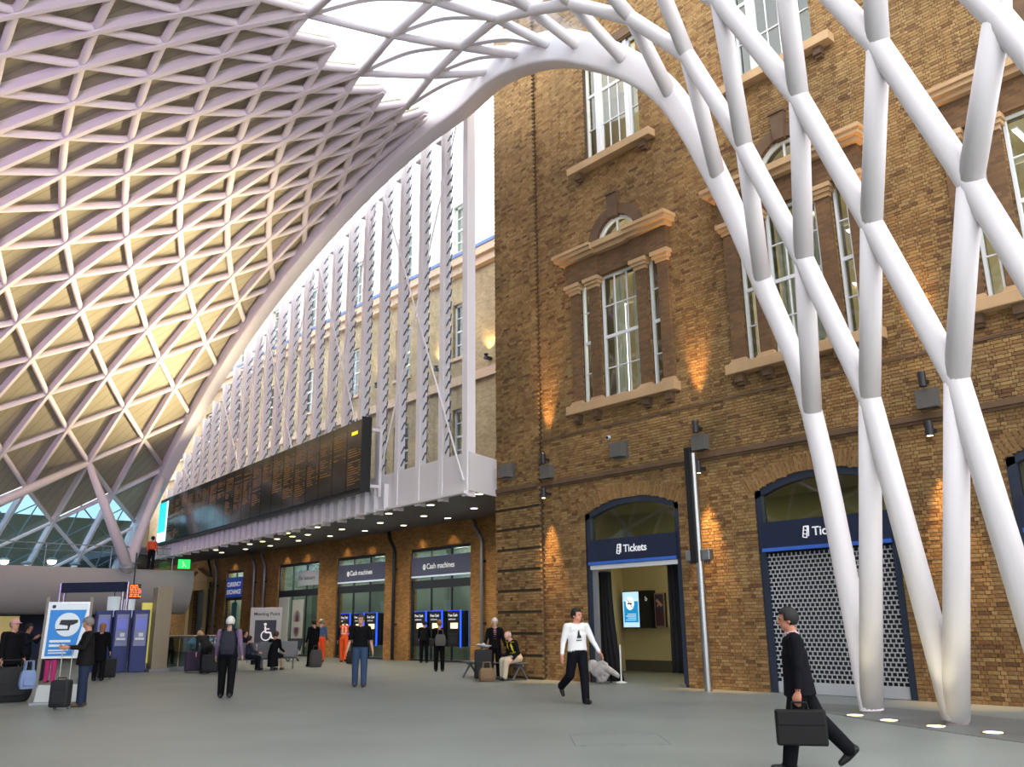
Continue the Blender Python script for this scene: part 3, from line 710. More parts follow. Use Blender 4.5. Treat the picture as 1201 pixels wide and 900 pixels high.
for i in range(6):
    for k in range(11):
        if (i, k) not in SP or (i+1, k+1) not in SP: continue
        p, q = SP[i, k]-FO, SP[i+1, k+1]-FO
        if k == 0: p = p+up8
        b = MB().tube([p, q], [RK[k]*.97, RK[k+1]*.97], 16)
        b.ell(p if k else p+Vector((0,0,.2)), (RK[k],)*3, seg=12, rng=8)
        b.build('upright_tube', MAT['white_steel'], funnel, smooth=True)
for i in range(6):
    for k in range(6, 10):
        if (i, k) in SP and (i+1, k+2) in SP and (i, k) != (0, 6):
            p, q = SP[i, k]-FO, SP[i+1, k+2]-FO; mid = (p+q)/2+Vector((0, 0, .28)); n = Vector((0,0,1))
            P = crom([p, mid, q], 6); plate(P, [n]*len(P), .16, -.02, .3).build('flat_rib', MAT['white_steel'], funnel)
for i, (fx, fy) in enumerate(FEET[:7]):
    MB().lathe([(.16, 0), (.16, .085)], Vector((fx, fy, 0.005))-FO, 20).build('foot_plate', mat('pink_granite', (172, 150, 144), .5), funnel)
glz = MB()                                                     # rooflight panes
for i in range(6):
    for k in range(6, 11):
        if (i, k) in SP and (i, k+1) in SP and (i+1, k+1) in SP:
            z = Vector((0,0,.5)); P = [SP[i, k]+z, SP[i, k+1]+z, SP[i+1, k+1]+z]; glz.add(P+[p+Vector((0,0,.02)) for p in P], [(0,2,1), (3,4,5), (0,1,4,3), (1,2,5,4), (2,0,3,5)])
        if (i, k) in SP and (i+1, k+1) in SP and (i+1, k) in SP:
            z = Vector((0,0,.5)); P = [SP[i, k]+z, SP[i+1, k+1]+z, SP[i+1, k]+z]; glz.add(P+[p+Vector((0,0,.02)) for p in P], [(0,2,1), (3,4,5), (0,1,4,3), (1,2,5,4), (2,0,3,5)])
glz.build('rooflight_glass', MAT['roof_glass'], ceiling, kind='stuff')
# edge arch
AR = [SP[0, k] for k in range(10)]+[shell(n, 0) for n in range(19, -6, -2)]
AR[0] = AR[0]+Vector((0,0,.03))
ac = crom(AR, 6); V = []; F = []; SEG = 20; ka = len(ac)
for i, p in enumerate(ac):
    t = (ac[min(i+1, ka-1)]-ac[max(i-1, 0)]).normalized(); s = Vector((1,0,0)); s = (s-t*s.dot(t)).normalized(); u = t.cross(s)
    f = min(1, max(0, (i-6)/36)); f = f*f*(3-2*f); hw = .195+(.30-.195)*f; hh = .2+(.46-.2)*f; e = 1-.8*f
    for k in range(SEG):
        a = 2*math.pi*k/SEG; cc, ss = math.cos(a), math.sin(a)
        V.append(p+s*(hw*math.copysign(abs(cc)**e, cc))+u*(hh*math.copysign(abs(ss)**e, ss)))
for i in range(ka-1):
    for k in range(SEG): F.append((i*SEG+k, i*SEG+(k+1) % SEG, (i+1)*SEG+(k+1) % SEG, (i+1)*SEG+k))
F.append(tuple(range(SEG-1, -1, -1))); F.append(tuple((ka-1)*SEG+k for k in range(SEG)))
MB().add(V, F).build('edge_beam', MAT['white_steel'], ceiling, smooth='auto')
def arch_z(y):
    P = [p for p in ac if p.y > 18]
    for p, q in zip(P, P[1:]):
        if p.y <= y <= q.y: return p.z+(q.z-p.z)*(y-p.y)/(q.y-p.y)
    return P[-1].z if y > P[-1].y else P[0].z

# ---------------------------------------------------------------- glazed screen of upright fins
def fin_x(y): return 15.9+.07*(y-20)
screen = thing('wall_screen', kind='structure')
fy = [20.0+1.35*j for j in range(23)]
def fin_mesh(h):
    b = MB(); b.box((-.04, -.105, 0), (.04, .105, h)); b.box((.04, -.02, 0), (.3, .02, h)); return b
clip_m = mat('clip_grey', (84, 92, 112), .5, .3)
for j, y in enumerate(fy):
    x = fin_x(y); zt = arch_z(y)+.45; z0 = 5.15
    if zt-z0 < .6: continue
    if j == 0:
        o = MB().box((-.05, -.12, 0), (.05, .12, zt-z0)).box((.05, -.04, 0), (.34, .04, zt-z0)).build('end_post', MAT['white_steel'], screen); o.location = (x, y, z0); continue
    o = fin_mesh(zt-z0).build('fin', MAT['white_steel'], screen); o.location = (x, y, z0)
    b = MB(); z = 1.2
    while z < zt-z0-.3:
        b.obox((.2, -.04, z), (.06, 0, .13), (0, .02, 0), (-.012, 0, .008)); b.obox((.32, -.03, z+.2), (.03, 0, .14), (0, .02, 0), (-.012, 0, .006)); z += .42
    o = b.build('glazing_clips', clip_m, screen, kind='stuff'); o.location = (x, y, z0)
    if j < len(fy)-1:
        o = MB().box((.0, .02, arch_z(y+.6)-z0-.12), (.3, .5, arch_z(y+.6)-z0-.06)).build('head_bracket', MAT['white_steel'], screen); o.location = (x, y, z0)
for a, c in zip(fy, fy[1:]):
    zt = arch_z((a+c)/2)+.1
    if zt < 7: continue
    MB().prism([(a+.04, 6.45), (c-.04, 6.45), (c-.04, zt-.1), (a+.04, zt+.1)], (fin_x((a+c)/2)+.36, 0, 0), (0,1,0), (0,0,1), (.012,0,0)).build('pane', MAT['clear_glass'], screen)
for j0 in (0, 4, 8, 12, 16):
    ja, jb = fy[j0], fy[min(j0+4, 22)]
    for ya, yb in ((ja, jb), (jb, ja+.5)):
        zb = arch_z(yb)-.2
        if zb > 7.5: MB().tube([(fin_x(ya)-.08, ya, 5.6), (fin_x(yb)-.08, yb, zb)], .03, 6).build('tie_rod', MAT['white_steel'], screen)

# ---------------------------------------------------------------- balcony slab under the screen
bal = thing('floor_balcony', kind='structure')
def soff_z(x, y): return 5.3+(x-fin_x(y))*.065
YE = 52.0
b = MB()
P = [(fin_x(19.9)+.05, 19.9), (17.5, 20.45), (22.8, 20.45), (22.8, YE), (fin_x(YE)+.05, YE)]
V = [(x, y, soff_z(x, y)) for x, y in P]+[(x, y, 6.35) for x, y in P]
b.add(V, [(4,3,2,1,0), (5,6,7,8,9)]+[(i, (i+1) % 5, 5+(i+1) % 5, 5+i) for i in range(5)]); b.build('soffit_slab', MAT['soffit'], bal)
fs = [19.87+.675*k for k in range(48)]
for k, (a, c) in enumerate(zip(fs, fs[1:])):
    if c > YE: break
    xa, xc = fin_x(a), fin_x(c)
    b = MB(); b.add([(xa, a, 5.25), (xc, c, 5.25), (xc, c, 6.45), (xa, a, 6.45), (xa+.05, a, 5.25), (xc+.05, c, 5.25), (xc+.05, c, 6.45), (xa+.05, a, 6.45)], [(0,3,2,1), (4,5,6,7), (0,1,5,4), (3,7,6,2), (0,4,7,3), (1,2,6,5)])
    b.build('fascia_panel', MAT['white_steel'], bal)
    if a > 24.5: MB().box((xa-.16, a-.02, 5.28), (xa, a+.02, 6.1)).box((xa-.18, a-.07, 5.2), (xa+.02, a+.07, 5.28)).build('stiffener', MAT['white_steel'], bal)
b = MB(); b.bar((fin_x(19.9)-.06, 19.9, 5.25), (fin_x(YE)-.06, YE, 5.25), .16, .07); b.build('lower_flange', MAT['white_steel'], bal)
MB().prism([(fin_x(19.9), 19.82), (17.42, 20.36), (17.42, 20.44), (fin_x(19.9), 19.9)], (0,0,5.3), (1,0,0), (0,1,0), (0,0,1.15)).build('end_fascia', MAT['white_steel'], bal)

MB().box((fin_x(YE)-1.5, YE, 5.6), (24, 67, 6.0)).build('added_far_slab', MAT['soffit'], bal)  # slab added to keep open sky off the far rear wall
o = MB().box((11, 66, 0), (23.2, 66.3, 9)).build('wall_added_end', mat('added_end_wall', (120, 104, 78), .8)); o['kind'] = 'structure'  # closing wall added to keep sky light out of the far recess
# ---------------------------------------------------------------- far mezzanine
mez = thing('floor_mezzanine', kind='structure')
def arc(r, t): return Vector((AX-r*math.sin(t), AY+r*math.cos(t), 0))
def arcwall(r, t0, t1, prof, n=30):
    """sweep a profile of (outward offset, z) round the roof's centre"""
    b = MB(); k = len(prof); V = []; F = []
    for i in range(n+1):
        t = t0+(t1-t0)*i/n
        for (d, z) in prof: V.append(arc(r+d, t)+Vector((0,0,z)))
    for i in range(n):
        for j in range(k): F.append((i*k+j, i*k+(j+1) % k, (i+1)*k+(j+1) % k, (i+1)*k+j))
    return b.add(V, F)
arcwall(37, -.08, 1.1, [(0, 4.45), (-.12, 4.1), (-.1, 3.6), (.15, 2.9), (.7, 2.3), (1.2, 2.2), (9, 2.4), (9, 4.45)]).build('bulkhead', mat('bulkhead', (172, 168, 164), .6), mez, smooth='auto')
arcwall(37.15, -.05, 1.1, [(0, 5.55), (0, 5.6), (.06, 5.6), (.06, 5.55)]).build('handrail', MAT['grey_steel'], mez)
arcwall(37.15, -.05, 1.1, [(0, 5.25), (0, 5.27), (.03, 5.27), (.03, 5.25)]).build('wire_rail', MAT['grey_steel'], mez)
for k in range(14):
    t = -.05+k*.085; p0, p1 = arc(37.2, t), arc(37.2, t+.08)
    b = MB(); b.bar(p0+Vector((0,0,4.95)), p1+Vector((0,0,4.95)), .015, .95); b.build('balustrade_pane', MAT['clear_glass'], mez)
    MB().cyl(p0+Vector((0,0,4.45)), p0+Vector((0,0,5.57)), .025, 8).build('post', MAT['grey_steel'], mez)
wf = arcwall(44.5, -.05, 1.1, [(0, 0), (0, 2.4), (.3, 2.4), (.3, 0)]).build('wall_far', mat('far_shops', (58, 70, 96), .6, var=.3, vscale=.6)); wf['kind'] = 'structure'
for k, (t, wd, c, es) in enumerate(((.14, .05, (190, 160, 90), .5), (.21, .06, (150, 120, 70), .4), (.30, .07, (120, 110, 80), .35), (.40, .06, (60, 90, 150), .4), (.08, .04, (200, 180, 120), .4))):
    arcwall(44.4, t, t+wd, [(0, .1), (0, 2.2), (.05, 2.2), (.05, .1)], 4).build('lit_shop_window', mat('shop_glow%d' % k, c, .5, emit=c, estr=es), wf)
vb = gp(150, 667, 4.45)
B2 = Vector((AX, AY, 0))+Matrix.Rotation(.30, 3, 'Z')@Vector((vb.x-AX, vb.y-AY, 4.45))
def vcol(base, tops, lab):
    t = thing('branching_column', base, label=lab, cat='column', group='branching columns under the roof edge')
    for k in tops: MB().tube([Vector((0,0,.05)), NODE[k]+NRM[k]*.1-Vector(base)], [.3, .16], 12).build('branch', MAT['roof_steel'], t, smooth=True)
    MB().lathe([(.45, 0), (.45, .06), (.3, .3)], (0,0,0), 16).build('base_shoe', MAT['grey_steel'], t)
vcol(vb, [(0, 2), (-2, 0), (0, 0)], 'branching white steel column on the mezzanine beside the foot of the edge arch')
vcol(B2, [(0, 2), (1, 5), (-2, 4)], 'branching white steel column at the left edge of the picture above the mezzanine')
# ================================================================ LAMPS OF THE HALL
WARM = (1, .84, .52)
flood = None
for k, y in enumerate((28.1, 31.5, 35.5, 38.25, 42.25)):
    x = fin_x(y)-.2
    t = thing('floodlight', (x, y, 8.1), label='small grey floodlight behind the departure board, '+('nearest its right end', 'second from its right end', 'at its middle', 'second from its far end', 'nearest its far end')[k], cat='light', group='floodlights behind the departure board')
    MB().box((-.12, -.14, .12), (.12, .14, .26)).build('housing', MAT['dark_steel'], t); MB().box((-.02, -.16, 0), (.02, -.14, .2)).box((-.02, .14, 0), (.02, .16, .2)).build('yoke', MAT['dark_steel'], t)
    MB().box((-.1, -.12, .26), (.1, .12, .27)).build('lens', MAT['lamp_glow'], t)
    spot('floodlight_beam', (x-.05, y, 8.5), (x-6, y+.8, 13.4), (1700, 2000, 2300, 2300, 1500)[k], WARM, 112, 1, .15)
for y, to in ((26.5, (8.5, 27.5, 15.5)), (30.5, (7.5, 30.5, 14.5)), (36.0, (6, 34.5, 13))): spot('floodlight_beam', (fin_x(y)-.25, y, 8.55), to, 2300, WARM, 62, 1, .15)
for k, (p, to) in enumerate((((-17, 9, 5.4), (-2, 28, 13.5)), ((-19, 15, 5.4), (-4, 32, 12.5)), ((-12, 1, 5.4), (4, 24, 15.5)))):
    t = thing('colour_flood', p, label='violet floodlight on a post out past the left edge, '+('middle one', 'farthest one', 'nearest one')[k], cat='light', group='violet floodlights')
    MB().box((-.15, -.15, 0), (.15, .15, .2)).build('housing', MAT['dark_steel'], t); MB().cyl((0, 0, -5.38), (0, 0, 0), .05).build('post', MAT['dark_steel'], t)
    spot('colour_flood_beam', (p[0], p[1], p[2]+.35), to, (5200, 4800, 5000)[k], ((.66, .45, 1), (.55, .28, 1), (.8, .62, 1))[k], 62, .9, .2)

def wall_light(y, up, lab):
    z = 6.0 if up else 5.0
    t = thing('wall_light', (FX, y, z), label=lab, cat='light', group='uplights on the brick front' if up else 'downlights on the brick front')
    px_ = -.3
    bar_ = MB().cyl((px_, 0, 0), (px_, 0, .3), .075, 16).build('barrel', mat('lamp_black', (40, 40, 44), .5), t, smooth='auto')
    MB().box((px_+.06, -.03, .1), (0, .03, .17)).build('arm', MAT['lamp_black'], t)
    if up:
        MB().box((-.26, -.2, -.42), (-.02, .2, -.04)).build('gear_box', mat('gear_grey', (92, 88, 84), .7), t); MB().box((-.02, -.26, -.46), (-.005, .26, .02)).build('back_plate', MAT['gear_grey'], t)
        MB().lathe([(.055, .3), (.055, .305)], (px_, 0, 0)).build('lens', MAT['lamp_glow'], bar_)
        spot('wall_light_beam', (FX-.3, y, z+.36), (FX-.12, y, z+3.2), 950, (1, .55, .18), 36, 1, .05)
    else:
        MB().lathe([(.055, -.005), (.055, 0)], (px_, 0, 0)).build('lens', MAT['lamp_glow'], bar_)
        spot('wall_light_beam', (FX-.3, y, z-.06), (FX-.12, y, z-3.4), 1100, (1, .57, .2), 38, 1, .05)
for y, s in ((18.15, 'beside the corner pier'), (12.68, 'above the tall steel pole'), (7.1, 'right of the shuttered doorway')):
    wall_light(y, True, 'black uplight on a grey box high on the brick wall '+s)
    wall_light(y, False, 'black downlight cylinder low on the brick wall '+s)
for y, x, lab in ((19.75, 17.40, 'grey junction box on the corner pier below the glazed screen'), (15.34, FX-.05, 'grey junction box on the brick wall over the open ticket doorway')):
    t = thing('junction_box', (x, y, 5.8), label=lab, cat='box')
    MB().box((-.26, -.2, 0), (-.03, .2, .38)).build('body', MAT['gear_grey'], t); MB().box((-.03, -.27, -.05), (-.012, .27, .43)).build('back_plate', MAT['gear_grey'], t)
t = thing('security_camera', (FX, 15.75, 6.42), label='tiny white security camera with a red mark above the grey junction box', cat='camera')
MB().cyl((-.02, 0, 0), (-.14, 0, -.02), .06, 12).build('body', MAT['sash_white'], t); MB().cyl((-.14, 0, -.02), (-.15, 0, -.022), .045, 12).build('lens', MAT['black'], t); MB().box((-.06, .05, .02), (-.02, .16, .08)).build('red_mark', mat('red', (180, 30, 24), .5), t)

# downlights in the balcony soffit
DLP = [(562,579),(556,596),(505,592),(497,605),(525,607.5),(456,602),(446,613),(473.5,616),(428,622.5),(372,618),(401,620.7),(387,628.7),(337,625),(361,627),(343,629),(325,632),(350,634),(308,635),(293,638),(317,640),(288,644),(260,648),(253,645)]
dl0 = None
for k, (px, py) in enumerate(DLP):
    d = ray(px, py); s = 20
    for _ in range(40):
        p = CAM+d*s; s += (soff_z(p.x, p.y)-p.z)/d.z*.8
    p = CAM+d*s
    if dl0 is None:
        dl0 = thing('downlight', p, label='round recessed downlight in the dark balcony soffit', cat='light', group='downlights in the balcony soffit')
        MB().lathe([(.15, -.02), (.15, .0), (.12, .0), (.12, -.02)], (0,0,0), 16).build('trim_ring', MAT['sash_white'], dl0); MB().lathe([(.12, -.025), (.12, -.015)], (0,0,0), 16).build('lens', MAT['lamp_glow'], dl0); o = dl0
    else: o = copy_tree(dl0); o.location = p
for y in (29.5, 31.7, 35.8, 38, 42, 44.2, 50.8):
    spot('soffit_wash', (22.35, y, 5.5), (22.8, y, 3.9), 26, (1, .75, .35), 80, .8, .05)
for k, y in enumerate((23, 27.5, 32, 36.5, 41)): spot('soffit_lamp_beam', (19.2, y, 5.3), (20.2, y, 0), 420, (1, .9, .74), 150, .9, .12)
# floor uplights at the funnel
for k, (px, py, lab) in enumerate(((1003,840.5,'nearest the shuttered doorway'), (1043,846.5,'between the two steel feet'), (1098,853.5,'in front of the second steel foot'), (1165,861,'furthest right in the dark paving'))):
    p = gp(px, py); t = thing('floor_light', p, label='round lit floor lamp '+lab, cat='light', group='lamps let into the dark paving')
    MB().lathe([(.16, .006), (.16, .016), (.13, .018)], (0,0,0), 20).build('ring', MAT['stainless'], t); MB().lathe([(.125, .012), (.125, .02)], (0,0,0), 20).build('lens', mat('floor_glow', (255, 235, 170), .5, emit=(255, 236, 170), estr=3.5), t)
    spot('floor_light_beam', p+Vector((0,0,.06)), p+Vector((.25, .1, 5)), 14, (1, .92, .62), 70, .8, .08)
# lamps on the upper rear wall
for k, (px, py) in enumerate(((569,418),(510,432),(466,445),(440,452))):
    p = xp(px, py, 22.5); t = thing('rear_wall_lamp', p, label='small lamp throwing yellow light up the pale wall, '+('in the gap beside the brick corner', 'second from the brick corner', 'third from the brick corner', 'fourth from the brick corner')[k], cat='light', group='lamps behind the glazed screen')
    MB().box((0, -.1, -.1), (.3, .1, 0)).build('bracket', MAT['dark_steel'], t); MB().lathe([(.06, 0), (.1, .12)], (.05,0,0), 10).build('shade', MAT['dark_steel'], t)
    spot('rear_wall_beam', p+Vector((.02, 0, .2)), p+Vector((.28, 0, 2)), 130, (1, .75, .3), 90, .8, .05)
# ticket hall and offices
for k, (x, y) in enumerate(((19.6, 15.8), (19.6, 12.8), (21.2, 15.8), (21.0, 9.5), (20, 6))):
    t = thing('ceiling_light', (x, y, 4.95), label='flat ceiling light inside the ticket hall '+('just inside the open doorway', 'right of the open doorway', 'above the wall screen', 'behind the shuttered doorway', 'at the right end of the hall')[k], cat='light', group='ticket hall ceiling lights')
    MB().box((-.55, -.3, -.06), (.55, .3, -.002)).build('tray', MAT['sash_white'], t); MB().box((-.5, -.25, -.07), (.5, .25, -.06)).build('diffuser', mat('hall_glow', (255, 240, 200), .5, emit=(255, 240, 195), estr=17), t)
for k, (px, py) in enumerate(((958,254),(923,300),(1002,275),(965,316),(1008,336),(1197,160))):
    p = gp(px, py, 10.95)
    t = thing('tube_light', p, label=('bright strip light in the second office window, '+('highest one in the middle sash', 'leftmost one', 'one in the right side light, upper', 'lower one in the middle sash', 'lowest one in the right side light')[k]) if k < 5 else 'bright strip light inside the office window at the right edge', cat='light', group='office strip lights' if k < 5 else None)
    MB().box((-.35, -.05, .03), (.35, .05, .08)).build('batten', MAT['sash_white'], t); MB().cyl((-.34, 0, 0), (.34, 0, 0), .028, 10).build('tube', MAT['tube_glow'], t)
point('office_light', (20.2, 15, 10.5), 300, (1, .92, .75), .3); point('office_light', (20.2, 9.7, 10.4), 90, (1, .92, .75), .3); point('office_light', (20.2, 4.5, 10.4), 90, (1, .92, .75), .3); point('office_light', (19.6, 15, 17.8), 130, (1, .85, .6), .3)
for (a, b_) in SHOP: point('shop_light', (RX_+1.2, (a+b_)/2, 4.4), 130, (1, 1, .95), .3)

# ================================================================ THINGS ON THE WALLS
# departure board
BN = Vector((15.4, 25.0, 0)); BF = Vector((17.5, 49.4, 0)); bd = (BF-BN).normalized(); bo = Vector((bd.y, -bd.x, 0)); BL = (BF-BN).length
board = thing('departure_board', BN+Vector((0,0,5.9)), math.atan2(bd.y, bd.x), label='long black departure board with columns of amber text above the balcony edge', cat='display')
# local frame: x along the board (away), -y into the wall? keep +y towards the hall
BH = 2.45
MB().box((0, -.30, -.05), (BL, -.06, BH)).build('case', MAT['black'], board)
MB().box((-.06, -.32, -.08), (0, .04, BH+.04)).build('end_cap', MAT['black'], board)
ncol = 20; cw = (BL-1.75)/ncol
pmesh = MB().box((.015, -.06, .06), (cw-.015, 0, BH-.05))
pme = None
rb = random.Random(11)
for k in range(ncol):
    if pme is None: o = pmesh.build('display_panel', MAT['board_black'], board); pme = o.data
    else: o = bpy.data.objects.new('display_panel', pme); COL.objects.link(o); o.parent = board
    o.location = (k*cw, 0, 0)
    b = MB(); z = BH-.35; nl = rb.randint(9, 23) if k > 0 else 17
    if k == 0:
        z = BH-1.0
    for r in range(nl):
        if z < .18: break
        if rb.random() > .08:
            ln = rb.uniform(.35, .95)*(cw-.25); b.box((cw-.12-ln, 0, z), (cw-.12, .006, z+.026))
            if rb.random() < .7: b.box((.1, 0, z), (.22, .006, z+.026))
        z -= .085
        if rb.random() < .05: z -= .1
    o2 = b.build('amber_text', MAT['amber'], o)
    if k == 0: MB().box((.35, 0, BH-.5), (.8, .008, BH-.38)).build('clock_digits', mat('clock', (200, 190, 20), .5, emit=(220, 210, 30), estr=.9), o)
x0 = ncol*cw
MB().box((x0+.05, -.06, .1), (BL-.02, 0, BH-.2)).build('advert_screen', mat('screen_cyan', (40, 200, 215), .4, emit=(20, 200, 215), estr=1.0), board)
MB().box((x0+.05, 0, .1), (BL-.02, .01, .62)).build('screen_white_band', mat('screen_white', (235, 240, 240), .4, emit=(235, 240, 240), estr=.9), board)
MB().box((x0+.05, 0, .62), (x0+.3, .01, BH-.2)).build('screen_white_edge', MAT['screen_white'], board)
for k in range(0, 9):
    x = .1+k*2.9
    MB().box((x-.04, -.75, .1), (x+.04, -.3, .2)).box((x-.04, -.75, BH-.4), (x+.04, -.3, BH-.3)).box((x-.05, -.8, -.2), (x+.05, -.7, BH-.2)).build('bracket', MAT['white_steel'], board)
# tall pole with black light strip
pb = gp(831, 811)
t = thing('lighting_pole', pb, label='tall stainless pole with a black strip on its upper half between the two ticket doorways', cat='pole')
MB().cyl((0,0,0), (0,0,5.45), .085, 20).build('pole', MAT['stainless'], t, smooth='auto')
MB().box((-.14, -.02, 2.85), (-.05, .16, 5.6)).build('black_strip', MAT['black'], t, bevel=.01)
for s in (-1, 1):
    MB().box((-.09, s*.12-.0, 2.9), (.09, s*.34, 3.15)).build('bracket_box', MAT['stainless'], t, bevel=.02)
    MB().cyl((0, s*.26, 2.83), (0, s*.26, 2.9), .035, 10).cyl((0, s*.16, 2.83), (0, s*.16, 2.9), .035, 10).build('sensor', MAT['dark_steel'], t)
# rear wall pipes
for y, z0, lab in ((27.45, 0, 'grey downpipe on the buff wall beside the corner pier'), (33.7, 0, 'dark downpipe between the two cash machine fronts'), (46.6, 0, 'grey downpipe right of the blue currency exchange sign'), (47.9, 0, 'dark downpipe next to the grey one by the exchange sign'), (53.1, 0, 'grey downpipe left of the blue currency exchange sign'), (54.0, 0, 'dark downpipe by the pedimented doorway')):
    t = thing('downpipe', (RX_-.14, y, z0), label=lab, cat='pipe')
    MB().tube([(0,0,.02), (0,0,4.7), (0,.05,4.9), (0,.45,5.35), (0,.5,5.68)], .075, 12).build('pipe', MAT['grey_steel'] if 'grey' in lab else MAT['dark_steel'], t, smooth=True)
    MB().box((.0, -.12, 1.5), (.135, .12, 1.56)).box((.0, -.12, 3.9), (.135, .12, 3.96)).build('clip', MAT['dark_steel'], t)
# cash machines
def atm(px, lab):
    p = xp(px, 740, RX_); y = p.y
    t = thing('cash_machine', (RX_+.05, y, .62), label=lab, cat='cash machine', group='cash machines in the shopfronts'); hw = .42
    case_ = MB().box((-.14, -hw, 0), (.3, hw, 1.42)).build('case', MAT['black'], t, bevel=.01)
    for s in (-1,): MB().box((-.145, s*(hw+.035), -.02), (-.09, s*hw, 1.45)).build('blue_light_edge', mat('blue_glow', (20, 60, 255), .4, emit=(30, 80, 255), estr=1.7), t)
    MB().box((-.145, -hw-.02, 1.42), (-.1, hw, 1.445)).build('blue_light_top', mat('blue_glow_dim', (20, 50, 220), .4, emit=(20, 60, 255), estr=.9), t)
    MB().box((-.15, -.28, .72), (-.14, .2, .94)).build('screen', mat('atm_screen', (240, 220, 170), .4, emit=(250, 225, 170), estr=1.1), case_)
    MB().box((-.2, -.3, .45), (-.14, .3, .52)).build('keypad_shelf', MAT['dark_steel'], case_); MB().box((-.16, -.25, .12), (-.14, .25, .4)).build('cash_slot_panel', MAT['dark_steel'], case_)
    text('Free Cash', .15, MAT['sign_white'], case_, (-.145, .36, 1.2), (0,-1,0), (0,0,1), .002, 'lettering', bold=.003); text('withdrawals', .1, MAT['sign_white'], case_, (-.145, .34, 1.06), (0,-1,0), (0,0,1), .002, 'lettering')
for px, lab in ((494, 'black cash machine, leftmost in the near cash machine front'), (512.5, 'black cash machine, middle one in the near cash machine front'), (534, 'black cash machine, rightmost in the near cash machine front'), (406, 'black cash machine behind the worker in orange'), (422, 'black cash machine hidden behind the man in jeans'), (437, 'black cash machine right of the man in jeans')): atm(px, lab)
# ticket hall contents
def on_back(px, py, X=22.1): return xp(px, py, X)
def screen_box(name, a, b_, X, lab, cat_, m, th=.12):
    p = xp(*a, X); q = xp(*b_, X); z0 = min(p.z, q.z); z1 = max(p.z, q.z)
    t = thing(name, (X, q.y, z0), label=lab, cat=cat_); w_ = p.y-q.y
    MB().box((0, 0, 0), (th, w_, z1-z0)).build('case', MAT['black'], t); return t, w_, z1-z0
t, w_, h_ = screen_box('display_screen', (729, 694), (764, 737), 22.0, 'wall screen in the ticket hall showing a blue no smoking notice beside a dark half', 'screen', None, .28)
MB().box((-.012, w_*.4, .03), (0, w_-.04, h_-.03)).build('lit_notice', mat('notice_pale', (190, 225, 240), .4, emit=(180, 220, 240), estr=.8), t)
MB().box((-.018, w_*.42, .18), (-.012, w_-.09, h_*.72)).build('notice_blue', mat('notice_blue', (30, 140, 200), .4, emit=(30, 140, 200), estr=.7), t)
b = MB(); cy, cz = w_*.7, h_*.66
b.prism([(cy+.17*math.cos(2*math.pi*k/20), cz+.2*math.sin(2*math.pi*k/20)) for k in range(20)], (-.026,0,0), (0,1,0), (0,0,1), (.008,0,0)); b.build('notice_circle', MAT['screen_white'], t)
b = MB(); b.box((-.032, cy-.1, cz-.02), (-.026, cy+.1, cz+.02)); b.bar((-.03, cy+.11, cz+.13), (-.03, cy-.11, cz-.13), .02, .006, (1,0,0)); b.bar((-.03, cy-.02, cz+.04), (-.03, cy-.07, cz+.12), .012, .006, (1,0,0)); b.build('cigarette_symbol', MAT['black'], t)
text('b', .2, MAT['sign_white'], t, (-.012, w_*.17, h_*.72), (0,-1,0), (0,0,1), .003)
for k in range(4): MB().box((-.024, w_*.5, .24+.06*k), (-.018, w_*(.86-.06*(k % 2)), .265+.06*k)).build('notice_line', MAT['notice_pale'], t)
t, w_, h_ = screen_box('framed_poster', (767, 696), (781, 736), 22.15, 'framed dark poster with a pale hand next to the wall screen', 'poster', None, .1)
MB().box((-.01, 0, 0), (0, w_, h_)).build('frame', mat('poster_frame', (150, 130, 96), .5), t); MB().box((-.016, .04, .04), (-.01, w_-.04, h_-.04)).build('print', mat('poster_dark', (58, 52, 74), .5), t)
MB().box((-.02, .05, .05), (-.016, w_-.05, h_*.45)).build('print_lower', mat('poster_plum', (74, 40, 60), .5), t)
b = MB(); b.bar((-.02, .1, h_*.62), (-.02, w_-.1, h_*.8), .09, .006, (1,0,0)); b.bar((-.02, w_*.5, h_*.72), (-.02, w_*.7, h_*.6), .05, .006, (1,0,0)); b.build('printed_hand', mat('pale_skin_print', (190, 150, 130), .5), t)
def curtain(pts, z0, z1, lab, flare=0):
    c = Vector((sum(p[0] for p in pts)/2, sum(p[1] for p in pts)/2, 0)); t = thing('curtain', (c.x, c.y, 0), label=lab, cat='curtain')
    b = MB(); n = 40; V = []; F = []; p, q = Vector((*pts[0], 0))-c, Vector((*pts[1], 0))-c; rows = 8
    for r in range(rows+1):
        tz = r/rows; z = z0+(z1-z0)*tz; sh = flare*(1-tz)**2
        for i in range(n+1):
            u = i/n; pt = p.lerp(q, u)+Vector((.05*math.sin(u*26+tz), sh*(1-u), 0)); V.append((pt.x, pt.y, z))
    for r in range(rows):
        for i in range(n): F.append((r*(n+1)+i, r*(n+1)+i+1, (r+1)*(n+1)+i+1, (r+1)*(n+1)+i))
    o = b.add(V, F).build('cloth', mat('black_cloth', (16, 15, 18), .9), t, smooth=True)
    s = o.modifiers.new('solid', 'SOLIDIFY'); s.thickness = .012
    MB().box((p.x-.02, min(p.y, q.y)-.05, z1), (p.x+.02, max(p.y, q.y)+.05, z1+.04)).build('rail', MAT['grey_steel'], t)
curtain(((18.05, 16.38), (18.05, 16.85)), .02, 2.85, 'black curtain tied back at the left of the open ticket doorway', -.35)
curtain(((18.02, 13.86), (18.02, 14.4)), .3, 2.95, 'black curtain hanging at the right of the open ticket doorway', -.1)
p = gp(712, 797); t = thing('barrier_post', (17.9, 16.0, 0), label='thin white post on a round base standing in the open ticket doorway', cat='post')
MB().cyl((0,0,.02), (0,0,.95), .022, 10).build('stem', MAT['sash_white'], t); MB().lathe([(.15, 0), (.15, .02), (.03, .05)], (0,0,0), 16).build('base', MAT['sash_white'], t)
